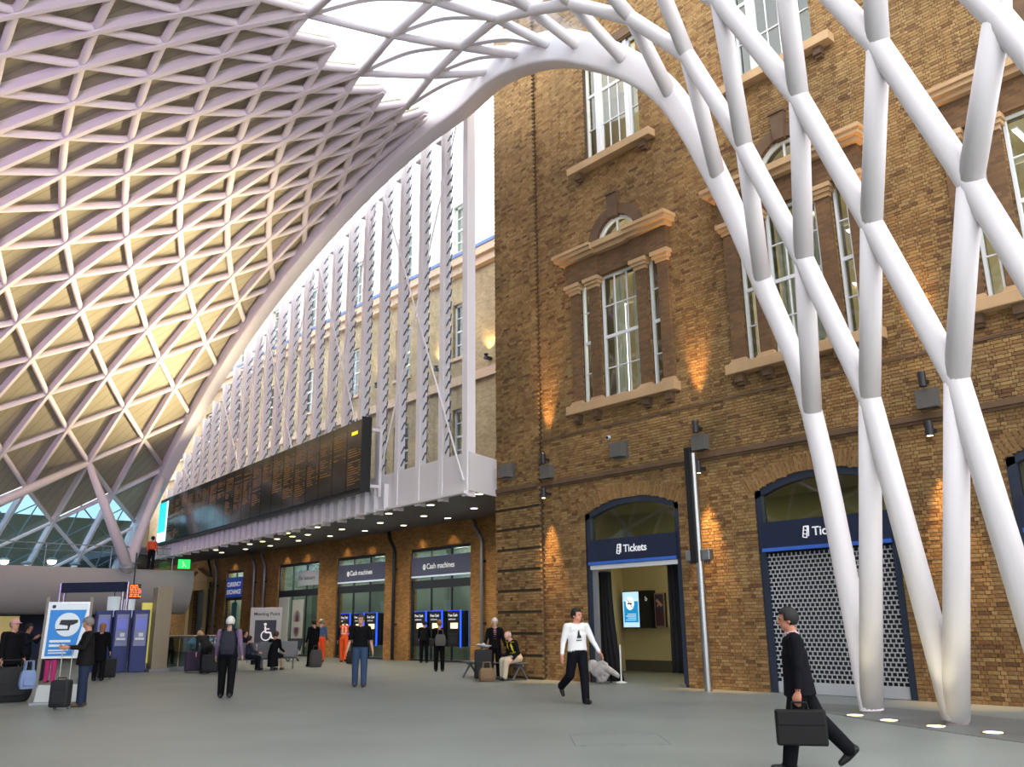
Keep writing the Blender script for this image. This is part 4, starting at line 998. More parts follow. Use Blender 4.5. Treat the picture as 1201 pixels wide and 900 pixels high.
t = thing('door_stop', (17.75, 13.75, 0), label='small metal door stop at the foot of the right ticket doorway jamb', cat='door stop')
MB().box((-.16, -.05, 0), (.1, .12, .08)).build('block', MAT['stainless'], t, bevel=.01); MB().cyl((-.03, .03, .08), (-.03, .03, .12), .03).build('pin', MAT['stainless'], t)
t = thing('payphone', (21.9, 14.0, 0), label='dark machine against the ticket hall wall beside the right curtain', cat='machine')
MB().box((0, -.25, 0), (.35, .25, 1.9)).build('case', MAT['dark_steel'], t); MB().box((-.01, -.15, 1.1), (0, .1, 1.5)).build('panel', MAT['grey_steel'], t)
# ================================================================ FURNITURE OF THE HALL
def face_cam(p, extra=0):
    """rotation that turns local +Y towards the camera"""
    d = CAM-Vector(p); return math.atan2(-d.x, d.y)+math.radians(extra)
# meeting point sign
p = gp(309, 777); t = thing('meeting_point_sign', p, face_cam(p, 8), label='pale upright Meeting Point sign with a white wheelchair symbol on a dark square', cat='sign')
MB().box((-.68, -.06, .0), (.68, .06, 2.32)).build('board', mat('sign_pale', (178, 176, 178), .5), t, bevel=.01)
MB().box((-.7, -.075, 0), (.7, .075, .12)).build('foot', MAT['grey_steel'], t)
sq_ = MB().box((-.45, .06, .78), (.47, .07, 1.78)).build('dark_square', mat('sign_dark', (42, 40, 58), .5), t, bevel=.004)
text('Meeting Point', .2, mat('sign_text', (40, 40, 52), .5), t, (.54, .062, 1.98), (-1,0,0), (0,0,1), .003, bold=.003)
b = MB(); X = lambda u, v: Vector((-u, .078, v))
b.tube([X(-.03, 1.6), X(-.03, 1.6)+Vector((0, .012, 0))], .065, 14)
b.bar(X(-.03, 1.52), X(0, 1.24), .075, .02, (0,1,0)); b.bar(X(0, 1.25), X(.2, 1.25), .07, .02, (0,1,0)); b.bar(X(.2, 1.26), X(.28, 1.0), .07, .02, (0,1,0)); b.bar(X(.27, 1.0), X(.36, 1.0), .06, .02, (0,1,0)); b.bar(X(-.02, 1.4), X(.16, 1.4), .05, .02, (0,1,0))
for k in range(15):
    a0 = math.radians(105+k*17); a1 = math.radians(105+(k+1)*17); b.bar(X(.02+.2*math.cos(a0), 1.12+.2*math.sin(a0)), X(.02+.2*math.cos(a1), 1.12+.2*math.sin(a1)), .05, .02, (0,1,0))
b.build('wheelchair_symbol', MAT['sign_white'], sq_)
# information stand
p = gp(66, 826); t = thing('information_stand', p, face_cam(p, -14), label='leaning metal stand holding a blue security camera poster', cat='sign')
tl = math.radians(-7); L = lambda u, v, w: Vector((-u, w-math.tan(-tl)*v*.6, v))
MB().box((-.48, -.3, 0), (.48, .22, .05)).build('base_plate', MAT['grey_steel'], t)
b = MB(); b.prism([(-.2, .05), (.12, .05), (-.02, .38), (-.16, .38)], (-.42,0,0), (0,1,0), (0,0,1), (.84,0,0)); b.build('base_block', mat('stand_pale', (186, 190, 188), .5), t, bevel=.01)
for s in (-1, 1): MB().bar(L(s*.44, .05, 0), L(s*.44, 2.2, 0), .07, .05, (0,1,0)).build('upright', mat('stand_grey', (120, 112, 104), .5, .2), t)
PB = []
def sheet(nm, poly, w0, w1, m):
    b = MB(); n = len(poly); V = [L(u, v, w0) for u, v in poly]+[L(u, v, w1) for u, v in poly]
    return b.add(V, [tuple(range(n)), tuple(range(2*n-1, n-1, -1))]+[(i, n+i, n+(i+1) % n, (i+1) % n) for i in range(n)]).build(nm, m, PB[0] if PB else t)
PB_ = sheet('poster_board', [(-.42, .92), (.42, .92), (.42, 2.1), (-.42, 2.1)], -.02, .03, MAT['stainless']); PB.append(PB_)
sheet('poster_white', [(-.39, .95), (.39, .95), (.39, 2.07), (-.39, 2.07)], .03, .036, mat('poster_white', (214, 222, 226), .5))
sheet('poster_blue', [(-.36, .97), (.2, .97), (.37, 1.93), (-.36, 1.93)], .036, .042, mat('poster_blue', (38, 128, 204), .5))
sheet('poster_circle', [(.02+.25*math.cos(2*math.pi*k/24), 1.62+.25*math.sin(2*math.pi*k/24)) for k in range(24)], .042, .048, MAT['poster_white'])
sheet('camera_symbol', [(-.15, 1.62), (-.12, 1.72), (.22, 1.72), (.22, 1.66), (.14, 1.62), (.06, 1.6), (.05, 1.52), (-.18, 1.52), (-.18, 1.5), (.07, 1.5), (.1, 1.6)][:7][::-1]+[(.02, 1.6)], .048, .054, MAT['black'])
sheet('camera_arm', [(-.2, 1.5), (.06, 1.5), (.06, 1.53), (-.2, 1.53)], .048, .054, MAT['black'])
sheet('camera_arm', [(.02, 1.5), (.06, 1.5), (.08, 1.62), (.04, 1.62)], .048, .054, MAT['black'])
for k, (u, v, wd, hh) in enumerate(((-.3, 1.25, .42, .05), (-.3, 1.16, .32, .05), (-.3, 1.07, .4, .03), (-.3, 1.02, .36, .025))): sheet('poster_line', [(u, v), (u+wd, v), (u+wd, v+hh), (u, v+hh)], .042, .046, MAT['poster_white'])
sheet('poster_emblem', [(-.3+.04*math.cos(2*math.pi*k/12), 2.0+.04*math.sin(2*math.pi*k/12)) for k in range(12)], .036, .04, MAT['navy'])
# glass balustrade
pa, pb_ = gp(188, 787), gp(268, 786.5); dv = (pb_-pa); n = 4
t = thing('glass_balustrade', pa, math.atan2(dv.y, dv.x), label='glass balustrade with a steel top rail behind the waiting passengers', cat='railing'); Ln = dv.length
MB().cyl((0,0,1.2), (Ln,0,1.2), .04, 10).build('top_rail', MAT['stainless'], t); MB().box((0, -.06, 0), (Ln, .06, .14)).build('kerb', MAT['grey_steel'], t)
for k in range(n): MB().box((Ln*k/n+.02, -.008, .14), (Ln*(k+1)/n-.02, .008, 1.17)).build('pane', glass('dark_glass', (.45, .55, .55), .08), t)
# ticket machines, canopy, kiosk slab, indicator, exit sign
p = gp(183, 788); t = thing('kiosk_slab', p, face_cam(p, 20), label='tall beige metal slab at the left end of the glass balustrade', cat='panel')
MB().box((-.28, -.25, .1), (.28, .25, 2.95)).build('slab', mat('beige_metal', (150, 138, 116), .45, .3), t, bevel=.02); MB().box((-.36, -.32, 0), (.36, .3, .1)).build('plinth', MAT['grey_steel'], t)
MB().box((.28, -.3, .3), (.62, -.2, 2.4)).build('side_panel', mat('lit_poster', (200, 190, 90), .5, emit=(190, 180, 90), estr=.35), t)
for k, px in enumerate((115, 137, 159)):
    p = gp(px, 788.5); t = thing('ticket_machine', p, face_cam(p, 5), label=('blue self-service ticket machine, %s of the three left of the beige slab' % ('leftmost', 'middle', 'rightmost')[k]), cat='ticket machine', group='blue ticket machines')
    MB().box((-.27, -.4, 0), (.27, .3, 2.15)).build('body', mat('machine_blue', (28, 42, 108), .5), t, bevel=.02); fp_ = MB().box((-.2, .3, .9), (.2, .32, 2.0)).build('front_panel', mat('machine_lilac', (132, 136, 170), .5), t)
    MB().box((-.16, .32, 1.45), (.16, .335, 1.85)).build('screen', mat('machine_screen', (90, 96, 170), .4, emit=(90, 100, 190), estr=.3), fp_)
    MB().box((-.14, .32, 1.1), (.16, .37, 1.18)).build('ticket_tray', mat('machine_pale', (210, 215, 220), .4), fp_); MB().box((-.1, .32, 1.22), (.05, .345, 1.35)).build('keypad', MAT['machine_pale'], fp_)
pa = gp(60, 783.5); pc = gp(141, 783); dv = pc-pa
t = thing('canopy_frame', pa, math.atan2(dv.y, dv.x), label='navy header beam on two steel posts behind the information stand', cat='frame'); Ln = dv.length
for x_ in (0, .2, Ln-.2, Ln): MB().cyl((x_,0,0), (x_,0,3.35), .06, 10).build('post', MAT['stainless'], t)
MB().box((.1, -.1, 2.95), (Ln-.1, .1, 3.35)).build('header', MAT['navy'], t)
for k, (px, py) in enumerate(((133, 712), (151, 714))):
    p = gp(px, py, 2.45); t = thing('drum_lamp', p, label='white drum lamp hanging %s the blue ticket machines' % ('left above', 'right above')[k], cat='light')
    MB().lathe([(.25, -.45), (.27, .2), (.27, .45)], (0,0,0), 18).build('drum', mat('drum_white', (200, 212, 220), .5, emit=(190, 205, 215), estr=.3), t, smooth='auto'); MB().cyl((0,0,.45), (0,0,1.0), .02).build('cord', MAT['black'], t)
p = gp(156, 694, 3.0); t = thing('platform_indicator', p, face_cam(p), label='small black indicator with glowing orange text hanging above the ticket machines', cat='display')
MB().box((-.3, -.1, -.3), (.3, .1, .3)).build('case', MAT['black'], t); b = MB()
for r in range(7):
    x_ = -.26
    while x_ < .2:
        wd = rb.uniform(.05, .16); b.box((-x_-wd, .1, .22-.075*r), (-x_, .106, .22-.075*r+.045)); x_ += wd+.03
b.build('orange_text', mat('orange_led', (230, 110, 30), .5, emit=(255, 120, 30), estr=1.3), t); MB().cyl((0,0,.3), (0,0,1.6), .03).build('hanger', MAT['dark_steel'], t)
p = gp(216, 661, 4.75); t = thing('exit_sign', p, face_cam(p, 10), label='glowing green exit sign under the far end of the balcony', cat='sign')
MB().box((-.3, -.05, -.28), (.3, .05, .2)).build('case', mat('exit_green', (40, 190, 90), .4, emit=(40, 220, 100), estr=.9), t); b = MB()
b.ell((.08, .055, .08), (.04, .01, .04)); b.bar((.06, .055, .04), (.0, .055, -.08), .06, .01, (0,1,0)); b.bar((0, .055, -.08), (.1, .055, -.2), .04, .01, (0,1,0)); b.bar((0, .055, -.08), (-.1, .055, -.18), .04, .01, (0,1,0)); b.build('running_figure', MAT['sign_white'], t)
for k, (px, py) in enumerate(((5, 657), (61, 657), (31, 661), (88, 662))):
    p = gp(px, py, 4.9); t = thing('mezzanine_lamp', p, label=('glaring white lamp on the mezzanine, %s' % ('at the left edge', 'above the information stand', '', '')[k]) if k < 2 else ('dim lamp shade on the mezzanine %s' % ('between the two glaring lamps' if k == 2 else 'right of the glaring lamps')), cat='light', group='mezzanine lamps')
    MB().lathe([(.1, -.1), (.3, 0), (.1, .12)], (0,0,0), 14).build('shade', MAT['grey_steel'], t); MB().ell((0,0,-.06), (.22 if k < 2 else .14, .22 if k < 2 else .14, .18 if k < 2 else .06)).build('bulb', mat('glare', (255, 252, 235), .5, emit=(255, 252, 235), estr=8) if k < 2 else mat('dim_bulb', (220, 225, 225), .5, emit=(220, 225, 225), estr=.8), t)
    MB().cyl((0,0,-.4), (0,0,-.1), .03, 8).build('stem', MAT['grey_steel'], t)
# benches
mat('bench_grey', (104, 106, 110), .5, .2)
def bench(p, ang, ln, back, lab, m='bench_grey'):
    t = thing('bench', p, ang, label=lab, cat='bench', group='metal benches'); n = max(2, int(ln/.62)); mm = MAT[m]
    MB().box((-ln/2, -.03, .36), (ln/2, .03, .42)).build('beam', mm, t)
    for k in range(n):
        x0_ = -ln/2+ln*k/n+.02; x1_ = -ln/2+ln*(k+1)/n-.02
        MB().box((x0_, -.24, .43), (x1_, .24, .46)).build('seat', mm, t, bevel=.01)
        if back:
            b = MB(); b.obox(((x0_+x1_)/2, -.32, .72), ((x1_-x0_)/2, 0, 0), (0, .012, 0), (0, -.07, .25)); b.build('backrest', mm, t)
    for s in (-1, 1):
        b = MB(); x_ = s*(ln/2-.15); b.bar((x_, 0, .38), (x_, .28, .0), .04, .05, (1,0,0)); b.bar((x_, 0, .38), (x_, -.28, .0), .04, .05, (1,0,0)); b.build('leg', mm, t)
        if back: MB().tube([(s*ln/2, -.24, .45), (s*ln/2, -.22, .66), (s*ln/2, .2, .64), (s*ln/2, .22, .45)], .02, 8).build('armrest', mm, t)
    return t
def wall_ang(): return math.pi/2
bench((17.05, 20.1, 0), math.pi/2, 2.5, False, 'backless metal bench against the corner pier under the seated man')
p1_, p2_, p3_ = gp(298, 787), gp(325, 785), gp(337, 776)
bench(p1_, math.radians(-20), 1.5, True, 'steel bench with backrests left of the bench facing away by the Meeting Point sign')
bench(p2_, math.radians(150), 1.4, True, 'steel bench with backrests in front of the Meeting Point sign, right one')
bench(p3_, math.radians(95), 1.2, True, 'dark bench at the right edge of the Meeting Point sign', 'dark_steel')

# ================================================================ LUGGAGE
def suitcase(p, ang, size, col, lab, handle=.0, nm='suitcase'):
    w_, d_, h_ = size; t = thing(nm, p, ang, label=lab, cat='suitcase'); m = mat('case_%d_%d_%d' % col, col, .7, bump=.2, bscale=80)
    MB().box((-w_/2, -d_/2, .05), (w_/2, d_/2, h_)).build('body', m, t, bevel=.04)
    MB().box((-w_/2+.05, d_/2, .12), (w_/2-.05, d_/2+.03, h_*.62)).build('front_pocket', m, t, bevel=.015)
    for s in (-1, 1):
        b = MB(); b.cyl((s*w_/2-.03*s, -d_/2+.02, .05), (s*w_/2-.07*s, -d_/2+.02, .05), .048, 12); b.build('wheel', MAT['grey_steel'], t)
    b = MB(); b.tube([(-.08, 0, h_), (-.08, 0, h_+.04), (.08, 0, h_+.04), (.08, 0, h_)], .012, 8); b.build('grip', MAT['black'], t)
    if handle: MB().tube([(-.1, -d_/2+.04, h_-.02), (-.1, -d_/2+.04, h_+handle), (.1, -d_/2+.04, h_+handle), (.1, -d_/2+.04, h_-.02)], .011, 8).build('pull_handle', MAT['stainless'], t)
    return t
def softbag(p, ang, size, col, lab, nm='bag', straps=True, cat_='bag'):
    w_, d_, h_ = size; t = thing(nm, p, ang, label=lab, cat=cat_); m = mat('bag_%d_%d_%d' % col, col, .75, bump=.3, bscale=30)
    b = MB(); n = 10; V = []; F = []; SG = 20
    for i in range(n+1):
        v = i/n; k = (1-abs(2*v-1)**3*.22)*(1-.12*v)
        for j in range(SG):
            a = 2*math.pi*j/SG; cc, ss = math.cos(a), math.sin(a); e = .45
            V.append((w_/2*k*math.copysign(abs(cc)**e, cc), d_/2*k*math.copysign(abs(ss)**e, ss), .01+h_*v))
    for i in range(n):
        for j in range(SG): F.append((i*SG+j, i*SG+(j+1) % SG, (i+1)*SG+(j+1) % SG, (i+1)*SG+j))
    F.append(tuple(range(SG-1, -1, -1))); F.append(tuple(n*SG+j for j in range(SG)))
    b.add(V, F).build('body', m, t, smooth='auto')
    MB().box((-w_*.3, d_/2-.01, h_*.2), (w_*.3, d_/2+.015, h_*.6)).build('pocket', m, t, bevel=.01)
    if straps:
        for s in (-1, 1): MB().tube([(-w_*.25, s*d_*.28, h_*.93), (-w_*.2, s*d_*.25, h_+.16), (w_*.2, s*d_*.25, h_+.16), (w_*.25, s*d_*.28, h_*.93)], .012, 6).build('strap', m, t)
    return t
p = gp(69, 833); suitcase(p, face_cam(p, -25), (.36, .24, .56), (24, 24, 28), 'small black wheeled suitcase with raised handle in front of the information stand', .55)
p = gp(8, 824); softbag(p, face_cam(p, 10), (.95, .5, .72), (22, 22, 26), 'big black holdall on the floor at the left edge', 'holdall')
p = gp(41, 799); softbag(p, face_cam(p, 0), (.5, .4, .62), (30, 36, 36), 'dark rucksack standing by the people behind the information stand', 'rucksack')
p = gp(31, 809, .55); softbag(p, face_cam(p, 20), (.28, .12, .3), (104, 122, 158), 'pale blue and white carrier bag hanging beside the black holdall', 'carrier_bag')
p = gp(124, 797); suitcase(p, face_cam(p, 30), (.48, .3, .62), (28, 28, 32), 'dark wheeled case beside the woman with fair brown hair')
p = gp(225, 789); suitcase(p, face_cam(p, 15), (.5, .3, .72), (58, 40, 68), 'purple suitcase in front of the glass balustrade')
p = gp(246, 791); suitcase(p, face_cam(p, -20), (.52, .3, .62), (26, 26, 32), 'dark suitcase beside the purple one')
p = Vector((16.35, 19.75, 0)); suitcase(p, face_cam(p, 0), (.5, .32, .82), (20, 20, 24), 'tall black suitcase in front of the standing woman by the bench')
t = thing('paper_bundle', (16.35, 19.75, .865), face_cam(p), label='crumpled white papers lying on the tall black suitcase', cat='paper')
b = MB(); rp = random.Random(4)
for k in range(5): b.obox((rp.uniform(-.12, .12), rp.uniform(-.08, .08), .03+.015*k), (.11, .02, .01), (-.02, .08, .015), (0, 0, .006))
b.build('sheets', mat('paper', (216, 216, 220), .7), t); MB().box((-.04, -.03, .1), (.03, .04, .13)).build('tissue', MAT['paper'], t)
p = Vector((16.1, 19.3, 0)); softbag(p, face_cam(p, 10), (.46, .26, .34), (124, 98, 70), 'brown canvas holdall on the floor between the suitcase and the seated man', 'holdall')
p = gp(370, 783); softbag(p, face_cam(p, 0), (.52, .24, .62), (66, 62, 62), 'grey tote bag carried by the man in the black coat near the shop doors', 'tote_bag')

# large printed hand cut-out
def remesh_obj(name, mb, voxel, mats, parent, smooth_it=4, tags=None, kd=None):
    me = bpy.data.meshes.new(name); me.from_pydata(mb.v, [], mb.f); tmp = bpy.data.objects.new(name, me); COL.objects.link(tmp)
    md = tmp.modifiers.new('r', 'REMESH'); md.mode = 'VOXEL'; md.voxel_size = voxel; md.use_smooth_shade = True
    dg = bpy.context.evaluated_depsgraph_get(); out = bpy.data.meshes.new_from_object(tmp.evaluated_get(dg)); bpy.data.objects.remove(tmp); bpy.data.meshes.remove(me)
    out.materials.clear(); out.name = name
    for m in mats: out.materials.append(m)
    bm = bmesh.new(); bm.from_mesh(out)
    for _ in range(smooth_it): bmesh.ops.smooth_vert(bm, verts=bm.verts, factor=.5, use_axis_x=True, use_axis_y=True, use_axis_z=True)
    if kd:
        for f in bm.faces: f.material_index = tags[kd.find(f.calc_center_median())[1]]
    for f in bm.faces: f.smooth = True
    bm.to_mesh(out); bm.free()
    o = bpy.data.objects.new(name, out); COL.objects.link(o); o.parent = parent; return o
t = thing('hand_cutout', (17.32, 16.15, 0), math.radians(-90), label='big grey printed cut-out of a pointing hand leaning at the ticket doorway', cat='display')
b = MB(); fl = .10
def fg(pts, r): b.tube([(x_, 0, z_) for x_, z_ in pts], r, 12)
b.ell((-.1, 0, .34), (.3, .12, .2)); b.ell((-.3, 0, .42), (.22, .11, .17))
fg([(0, .42), (.25, .36), (.48, .26), (.6, .2)], [.1, .09, .075, .05]); fg([(.05, .28), (.22, .2), (.12, .12), (.0, .14)], [.085, .075, .065, .06]); fg([(-.02, .22), (.1, .1), (.0, .07)], [.08, .07, .06]); fg([(-.12, .18), (-.02, .06), (-.1, .06)], [.075, .06, .05]); fg([(-.15, .45), (.05, .52), (.22, .46)], [.08, .07, .05])
b.v = [(x_, y_*.55, z_) for x_, y_, z_ in b.v]
remesh_obj('hand', b, .012, [mat('hand_print', (176, 168, 164), .6, var=.3, vscale=6)], t, 2)
MB().bar((0, .05, .3), (0, .35, .012), .05, .02).build('prop', MAT['dark_steel'], t)
# ================================================================ PEOPLE
HAIRC = dict(black=(24, 20, 18), brown=(70, 50, 36), grey=(120, 114, 108), white=(214, 208, 200), blond=(176, 140, 96), fair=(140, 96, 60))
def rx(v, a): c, s = math.cos(a), math.sin(a); return Vector((v.x, v.y*c-v.z*s, v.y*s+v.z*c))
R_ = math.radians
def person(p, turn, label, h=1.75, voxel=.016, skin=(200, 150, 124), hair=('black', 'short'), top=(30, 30, 34), bottom=(26, 28, 38), shoe=(24, 22, 22), sleeve=None, fore=None,
           legL=(0, 0), legR=(0, 0), armL=(4, 8, 12), armR=(4, 8, 12), lean=0, head=(0, 0), jacket=0, seat=None, spread=2, bulk=1.0, skirt=0, extras=None, collar=None, twist=0, z0=0, headwear=None):
    """turn: 0 faces the camera, 90 the picture's right, -90 its left. legs: (thigh forward, knee bend); arms: (swing forward, outwards, elbow bend) in degrees"""
    p = Vector((p[0], p[1], z0)); tc_ = CAM-p; a = math.atan2(tc_.y, tc_.x)+R_(turn)
    t = thing('person', p, a-math.pi/2, label=label, cat='person')
    S = h/1.75; TG = []; mb = MB()
    cols = ['skin', 'top', 'bottom', 'shoe', 'sleeve', 'collar', 'extra']
    def mark(tagname, n0): TG.extend([cols.index(tagname)]*(len(mb.v)-n0))
    def cap(tagname, pts, r, flat=1.0):
        n0 = len(mb.v); P = []; Rr = []
        for i in range(len(pts)-1):
            k = max(2, int((pts[i+1]-pts[i]).length/.025))
            for j in range(k): P.append(pts[i].lerp(pts[i+1], j/k)); Rr.append(r[i]+(r[i+1]-r[i])*j/k)
        P.append(pts[-1]); Rr.append(r[-1])
        mb.tube(P, Rr, 14); mb.ell(pts[0], (r[0],)*3, seg=12, rng=8); mb.ell(pts[-1], (r[-1],)*3, seg=12, rng=8); mark(tagname, n0)
    def el(tagname, c, r, rot=None, seg=18, rng=12): n0 = len(mb.v); mb.ell(c, r, rot, seg, rng); mark(tagname, n0)
    V3 = Vector
    # legs
    hips = {}; ank = {}
    jl = {}
    for s, (th, kb) in ((-1, legL), (1, legR)):
        hp = V3((s*.095, 0, .92)); d1 = rx(V3((s*math.sin(R_(spread)), 0, -1)).normalized(), R_(th)); kn = hp+d1*.43
        d2 = rx(V3((s*math.sin(R_(spread))*.3, 0, -1)).normalized(), R_(th-kb)); an = kn+d2*.42; fa = R_(th-kb)
        jl[s] = (hp, kn, an, fa)
    low = min(jl[s][2].z for s in (-1, 1))
    dz = .075-low if seat is None else seat-.92+.075
    for s in (-1, 1):
        hp, kn, an, fa = jl[s]; hp = hp+V3((0,0,dz)); kn = kn+V3((0,0,dz)); an = an+V3((0,0,dz)); jl[s] = (hp, kn, an, fa)
        if skirt:
            cap('skin' if skirt == 1 else 'bottom', [kn, an], [.05, .04])
        cap('bottom', [hp, kn], [.104*bulk, .082*bulk])
        if not skirt: cap('bottom', [kn, an+V3((0,0,.0))], [.082*bulk, .07*bulk])
        # shoe
        fdir = rx(V3((0, 1, 0)), min(fa, .9) if fa > 0 else max(fa, -1.0)) if an.z > .12 else V3((0, 1, 0))
        up = V3((1,0,0)).cross(fdir)
        tip = an+fdir*.17-up*.03
        cap('shoe', [an-up*.035-fdir*.05, an+fdir*.08-up*.035, tip], [.044, .046, .034])
    # trunk
    pel = V3((0, 0, .97+dz)); La = R_(lean)
    def T(x, y, z):   # point in upright trunk coordinates -> leaned
        v = V3((x, y, z-.97)); v = rx(v, -La); v = Matrix.Rotation(R_(twist), 3, 'Z')@v; return pel+v
    RM = Matrix.Rotation(R_(twist), 3, 'Z')@Matrix.Rotation(-La, 3, 'X')
    el('bottom', pel+V3((0, -.01, -.02)), (.165*bulk, .122*bulk, .13))
    el('top', T(0, 0, 1.08), (.152*bulk, .112*bulk, .16), RM); el('top', T(0, .005, 1.22), (.168*bulk, .122*bulk, .17), RM); el('top', T(0, .0, 1.35), (.176*bulk, .11*bulk, .12), RM)
    for s in (-1, 1): el('top', T(s*.12*bulk, -.005, 1.41), (.105, .082, .07), RM)
    if jacket:
        zb = 1.0-jacket
        n0 = len(mb.v); prof = [(1.38, .13, .085), (1.25, .176, .127), (1.1, .171, .13), (.97, .185, .142), (zb, .2, .158)]; V = []; F = []; SG = 64; rows = []
        for (z_, a_, b_) in prof: rows.append((z_, a_*bulk, b_*bulk))
        full = []
        for i in range(len(rows)-1):
            for j in range(12):
                q = j/12; full.append(tuple(rows[i][k]+(rows[i+1][k]-rows[i][k])*q for k in range(3)))
        full.append(rows[-1])
        for (z_, a_, b_) in full:
            for k in range(SG):
                an_ = 2*math.pi*k/SG; pt = V3((a_*math.cos(an_), b_*math.sin(an_), 0))
                V.append(T(pt.x, pt.y, z_) if z_ > .95 or seat is None else pel+V3((pt.x, pt.y, z_-.97)))
        for i in range(len(full)-1):
            for k in range(SG): F.append((i*SG+k, (i+1)*SG+k, (i+1)*SG+(k+1) % SG, i*SG+(k+1) % SG))
        F.append(tuple(range(SG))); F.append(tuple((len(full)-1)*SG+k for k in range(SG-1, -1, -1)))
        mb.add(V, F); mark('top', n0)
    if skirt:
        n0 = len(mb.v); mb.tube([pel+V3((0,0,.05)), pel+V3((0,.02,-.2)), pel+V3((0,.03,-.48))], [.16, .19, .2], 18); mark('bottom', n0)
    # neck and head
    cap('skin', [T(0, -.01, 1.42), T(0, .012, 1.55)], [.066, .06])
    if collar: el('collar', T(0, -.005, 1.455), (.085, .08, .035), RM)
    hc = T(0, .022, 1.612); HR = RM@Matrix.Rotation(R_(-head[0]), 3, 'Z')@Matrix.Rotation(R_(head[1]), 3, 'X')
    Hd = lambda x, y, z: hc+HR@V3((x, y, z))
    el('skin', hc+HR@V3((0, -.008, .022)), (.082, .101, .104), HR, 22, 16); el('skin', Hd(0, .022, -.045), (.064, .072, .072), HR); el('skin', Hd(0, .056, -.095), (.03, .026, .024), HR)
    cap('skin', [Hd(0, .093, .012), Hd(0, .11, -.02)], [.010, .0145]); el('skin', Hd(0, .083, .034), (.052, .016, .012), HR)
    for s in (-1, 1): el('skin', Hd(s*.084, -.01, -.008), (.012, .022, .034), HR, 12, 8)
    el('skin', Hd(0, .083, -.058), (.026, .01, .009), HR, 12, 8)
    # arms
    hands = {}
    for s, (sw, ab, eb) in ((-1, armL), (1, armR)):
        sh = T(s*.19*bulk, -.01, 1.405); d1 = RM@rx(V3((s*math.sin(R_(ab)), 0, -math.cos(R_(ab)))), R_(sw)); e = sh+d1*.29
        axis = (RM@V3((1, 0, 0))); inward = 0
        d2 = Matrix.Rotation(R_(eb), 3, axis)@d1
        if eb > 50: d2 = (d2+V3((-s*.35, 0, 0))).normalized()
        wr = e+d2*.25; tg = 'sleeve' if sleeve else 'top'
        cap(tg, [sh, e], [.066*bulk, .052*bulk]); cap(tg if fore is None else fore, [e, wr-d2*.02], [.05 if fore is None else .042, .038 if fore is None else .032]); cap('skin', [wr-d2*.03, wr+d2*.02], [.027, .028])
        side = d2.cross(V3((0,1,0)));  side = V3((1,0,0)) if side.length < .2 else side.normalized()
        pn = V3((s, 0, 0)) if abs(d2.x) < .8 else V3((0, 0, 1)); lat = d2.cross(pn).normalized(); pn = lat.cross(d2).normalized()
        rot = Matrix((lat, pn, d2)).transposed(); el('skin', wr+d2*.06, (.042, .02, .055), rot, 14, 10)
        curl = -pn*s*0
        for i, (o_, l_) in enumerate(((-.03, .062), (-.01, .072), (.01, .068), (.03, .054))):
            r0 = wr+d2*.1+lat*o_; m1 = r0+d2*l_*.55-pn*.008; cap('skin', [r0-d2*.02, m1, m1+d2*l_*.4-pn*.022], [.0095, .009, .0075])
        fw = lat if lat.y > 0 else -lat
        cap('skin', [wr+d2*.04+fw*.03, wr+d2*.075+fw*.052-pn*.01, wr+d2*.11+fw*.05-pn*.02], [.012, .0105, .009])
        hands[s] = wr+d2*.1
    if extras: extras(cap, el, T, RM, hands, pel, Hd)
    # one continuous body
    kd = KDTree(len(mb.v))
    for i, v in enumerate(mb.v): kd.insert(Vector(v)*S, i)
    kd.balance(); mb.v = [tuple(Vector(v)*S) for v in mb.v]
    dk = lambda c: tuple(int(v*.72) for v in c) if max(c) < 60 else c
    C = lambda nm, c, r=.8: mat('%s_%d_%d_%d' % ((nm,)+tuple(c)), c, r, spec=.12 if nm == 'cloth' else .4)
    ms = [C('skin', skin, .55), C('cloth', dk(top)), C('cloth', dk(bottom)), C('leather', shoe, .5), C('cloth', sleeve or top), C('cloth', collar or top), C('cloth', (extras.col if extras and hasattr(extras, 'col') else top))]
    body = remesh_obj('body', mb, voxel, ms, t, 2, TG, kd)
    # eyes, hair
    dark = mat('eye', (20, 16, 14), .3); b = MB()
    for s in (-1, 1): b.ell(Hd(s*.033, .09, .012)*S, (.011*S, .008*S, .007*S), HR, 10, 6)
    b.build('eyes', dark, t, smooth=True)
    hcn, style = hair; hm = C('hair', HAIRC[hcn], .7)
    if style != 'none':
        hb = MB(); hb.ell(V3((0, -.014, .032)), (.096, .114, .114), None, 24, 18)
        keep = []
        for f in hb.f:
            c = sum((V3(hb.v[i]) for i in f), V3())/len(f)
            if style == 'bald': ok = c.z < .06 and c.z > -.055 and c.y < .0
            else:
                ok = (c.y < -.005 and c.z > (-.06 if style == 'short' else -.12)) or (c.z > .068) or (c.z > -.0 and c.y < .03)
            if ok: keep.append(f)
        hb.f = keep; hb.mi = [0]*len(keep)
        if style == 'long':
            hb.ell(V3((0, -.055, -.06)), (.085, .06, .12), None, 16, 10)
        hb.v = [tuple((hc+HR@V3(v))*S) for v in hb.v]
        o = hb.build('hair', hm, t, smooth=True); sd = o.modifiers.new('s', 'SOLIDIFY'); sd.thickness = .008; sd.offset = 0
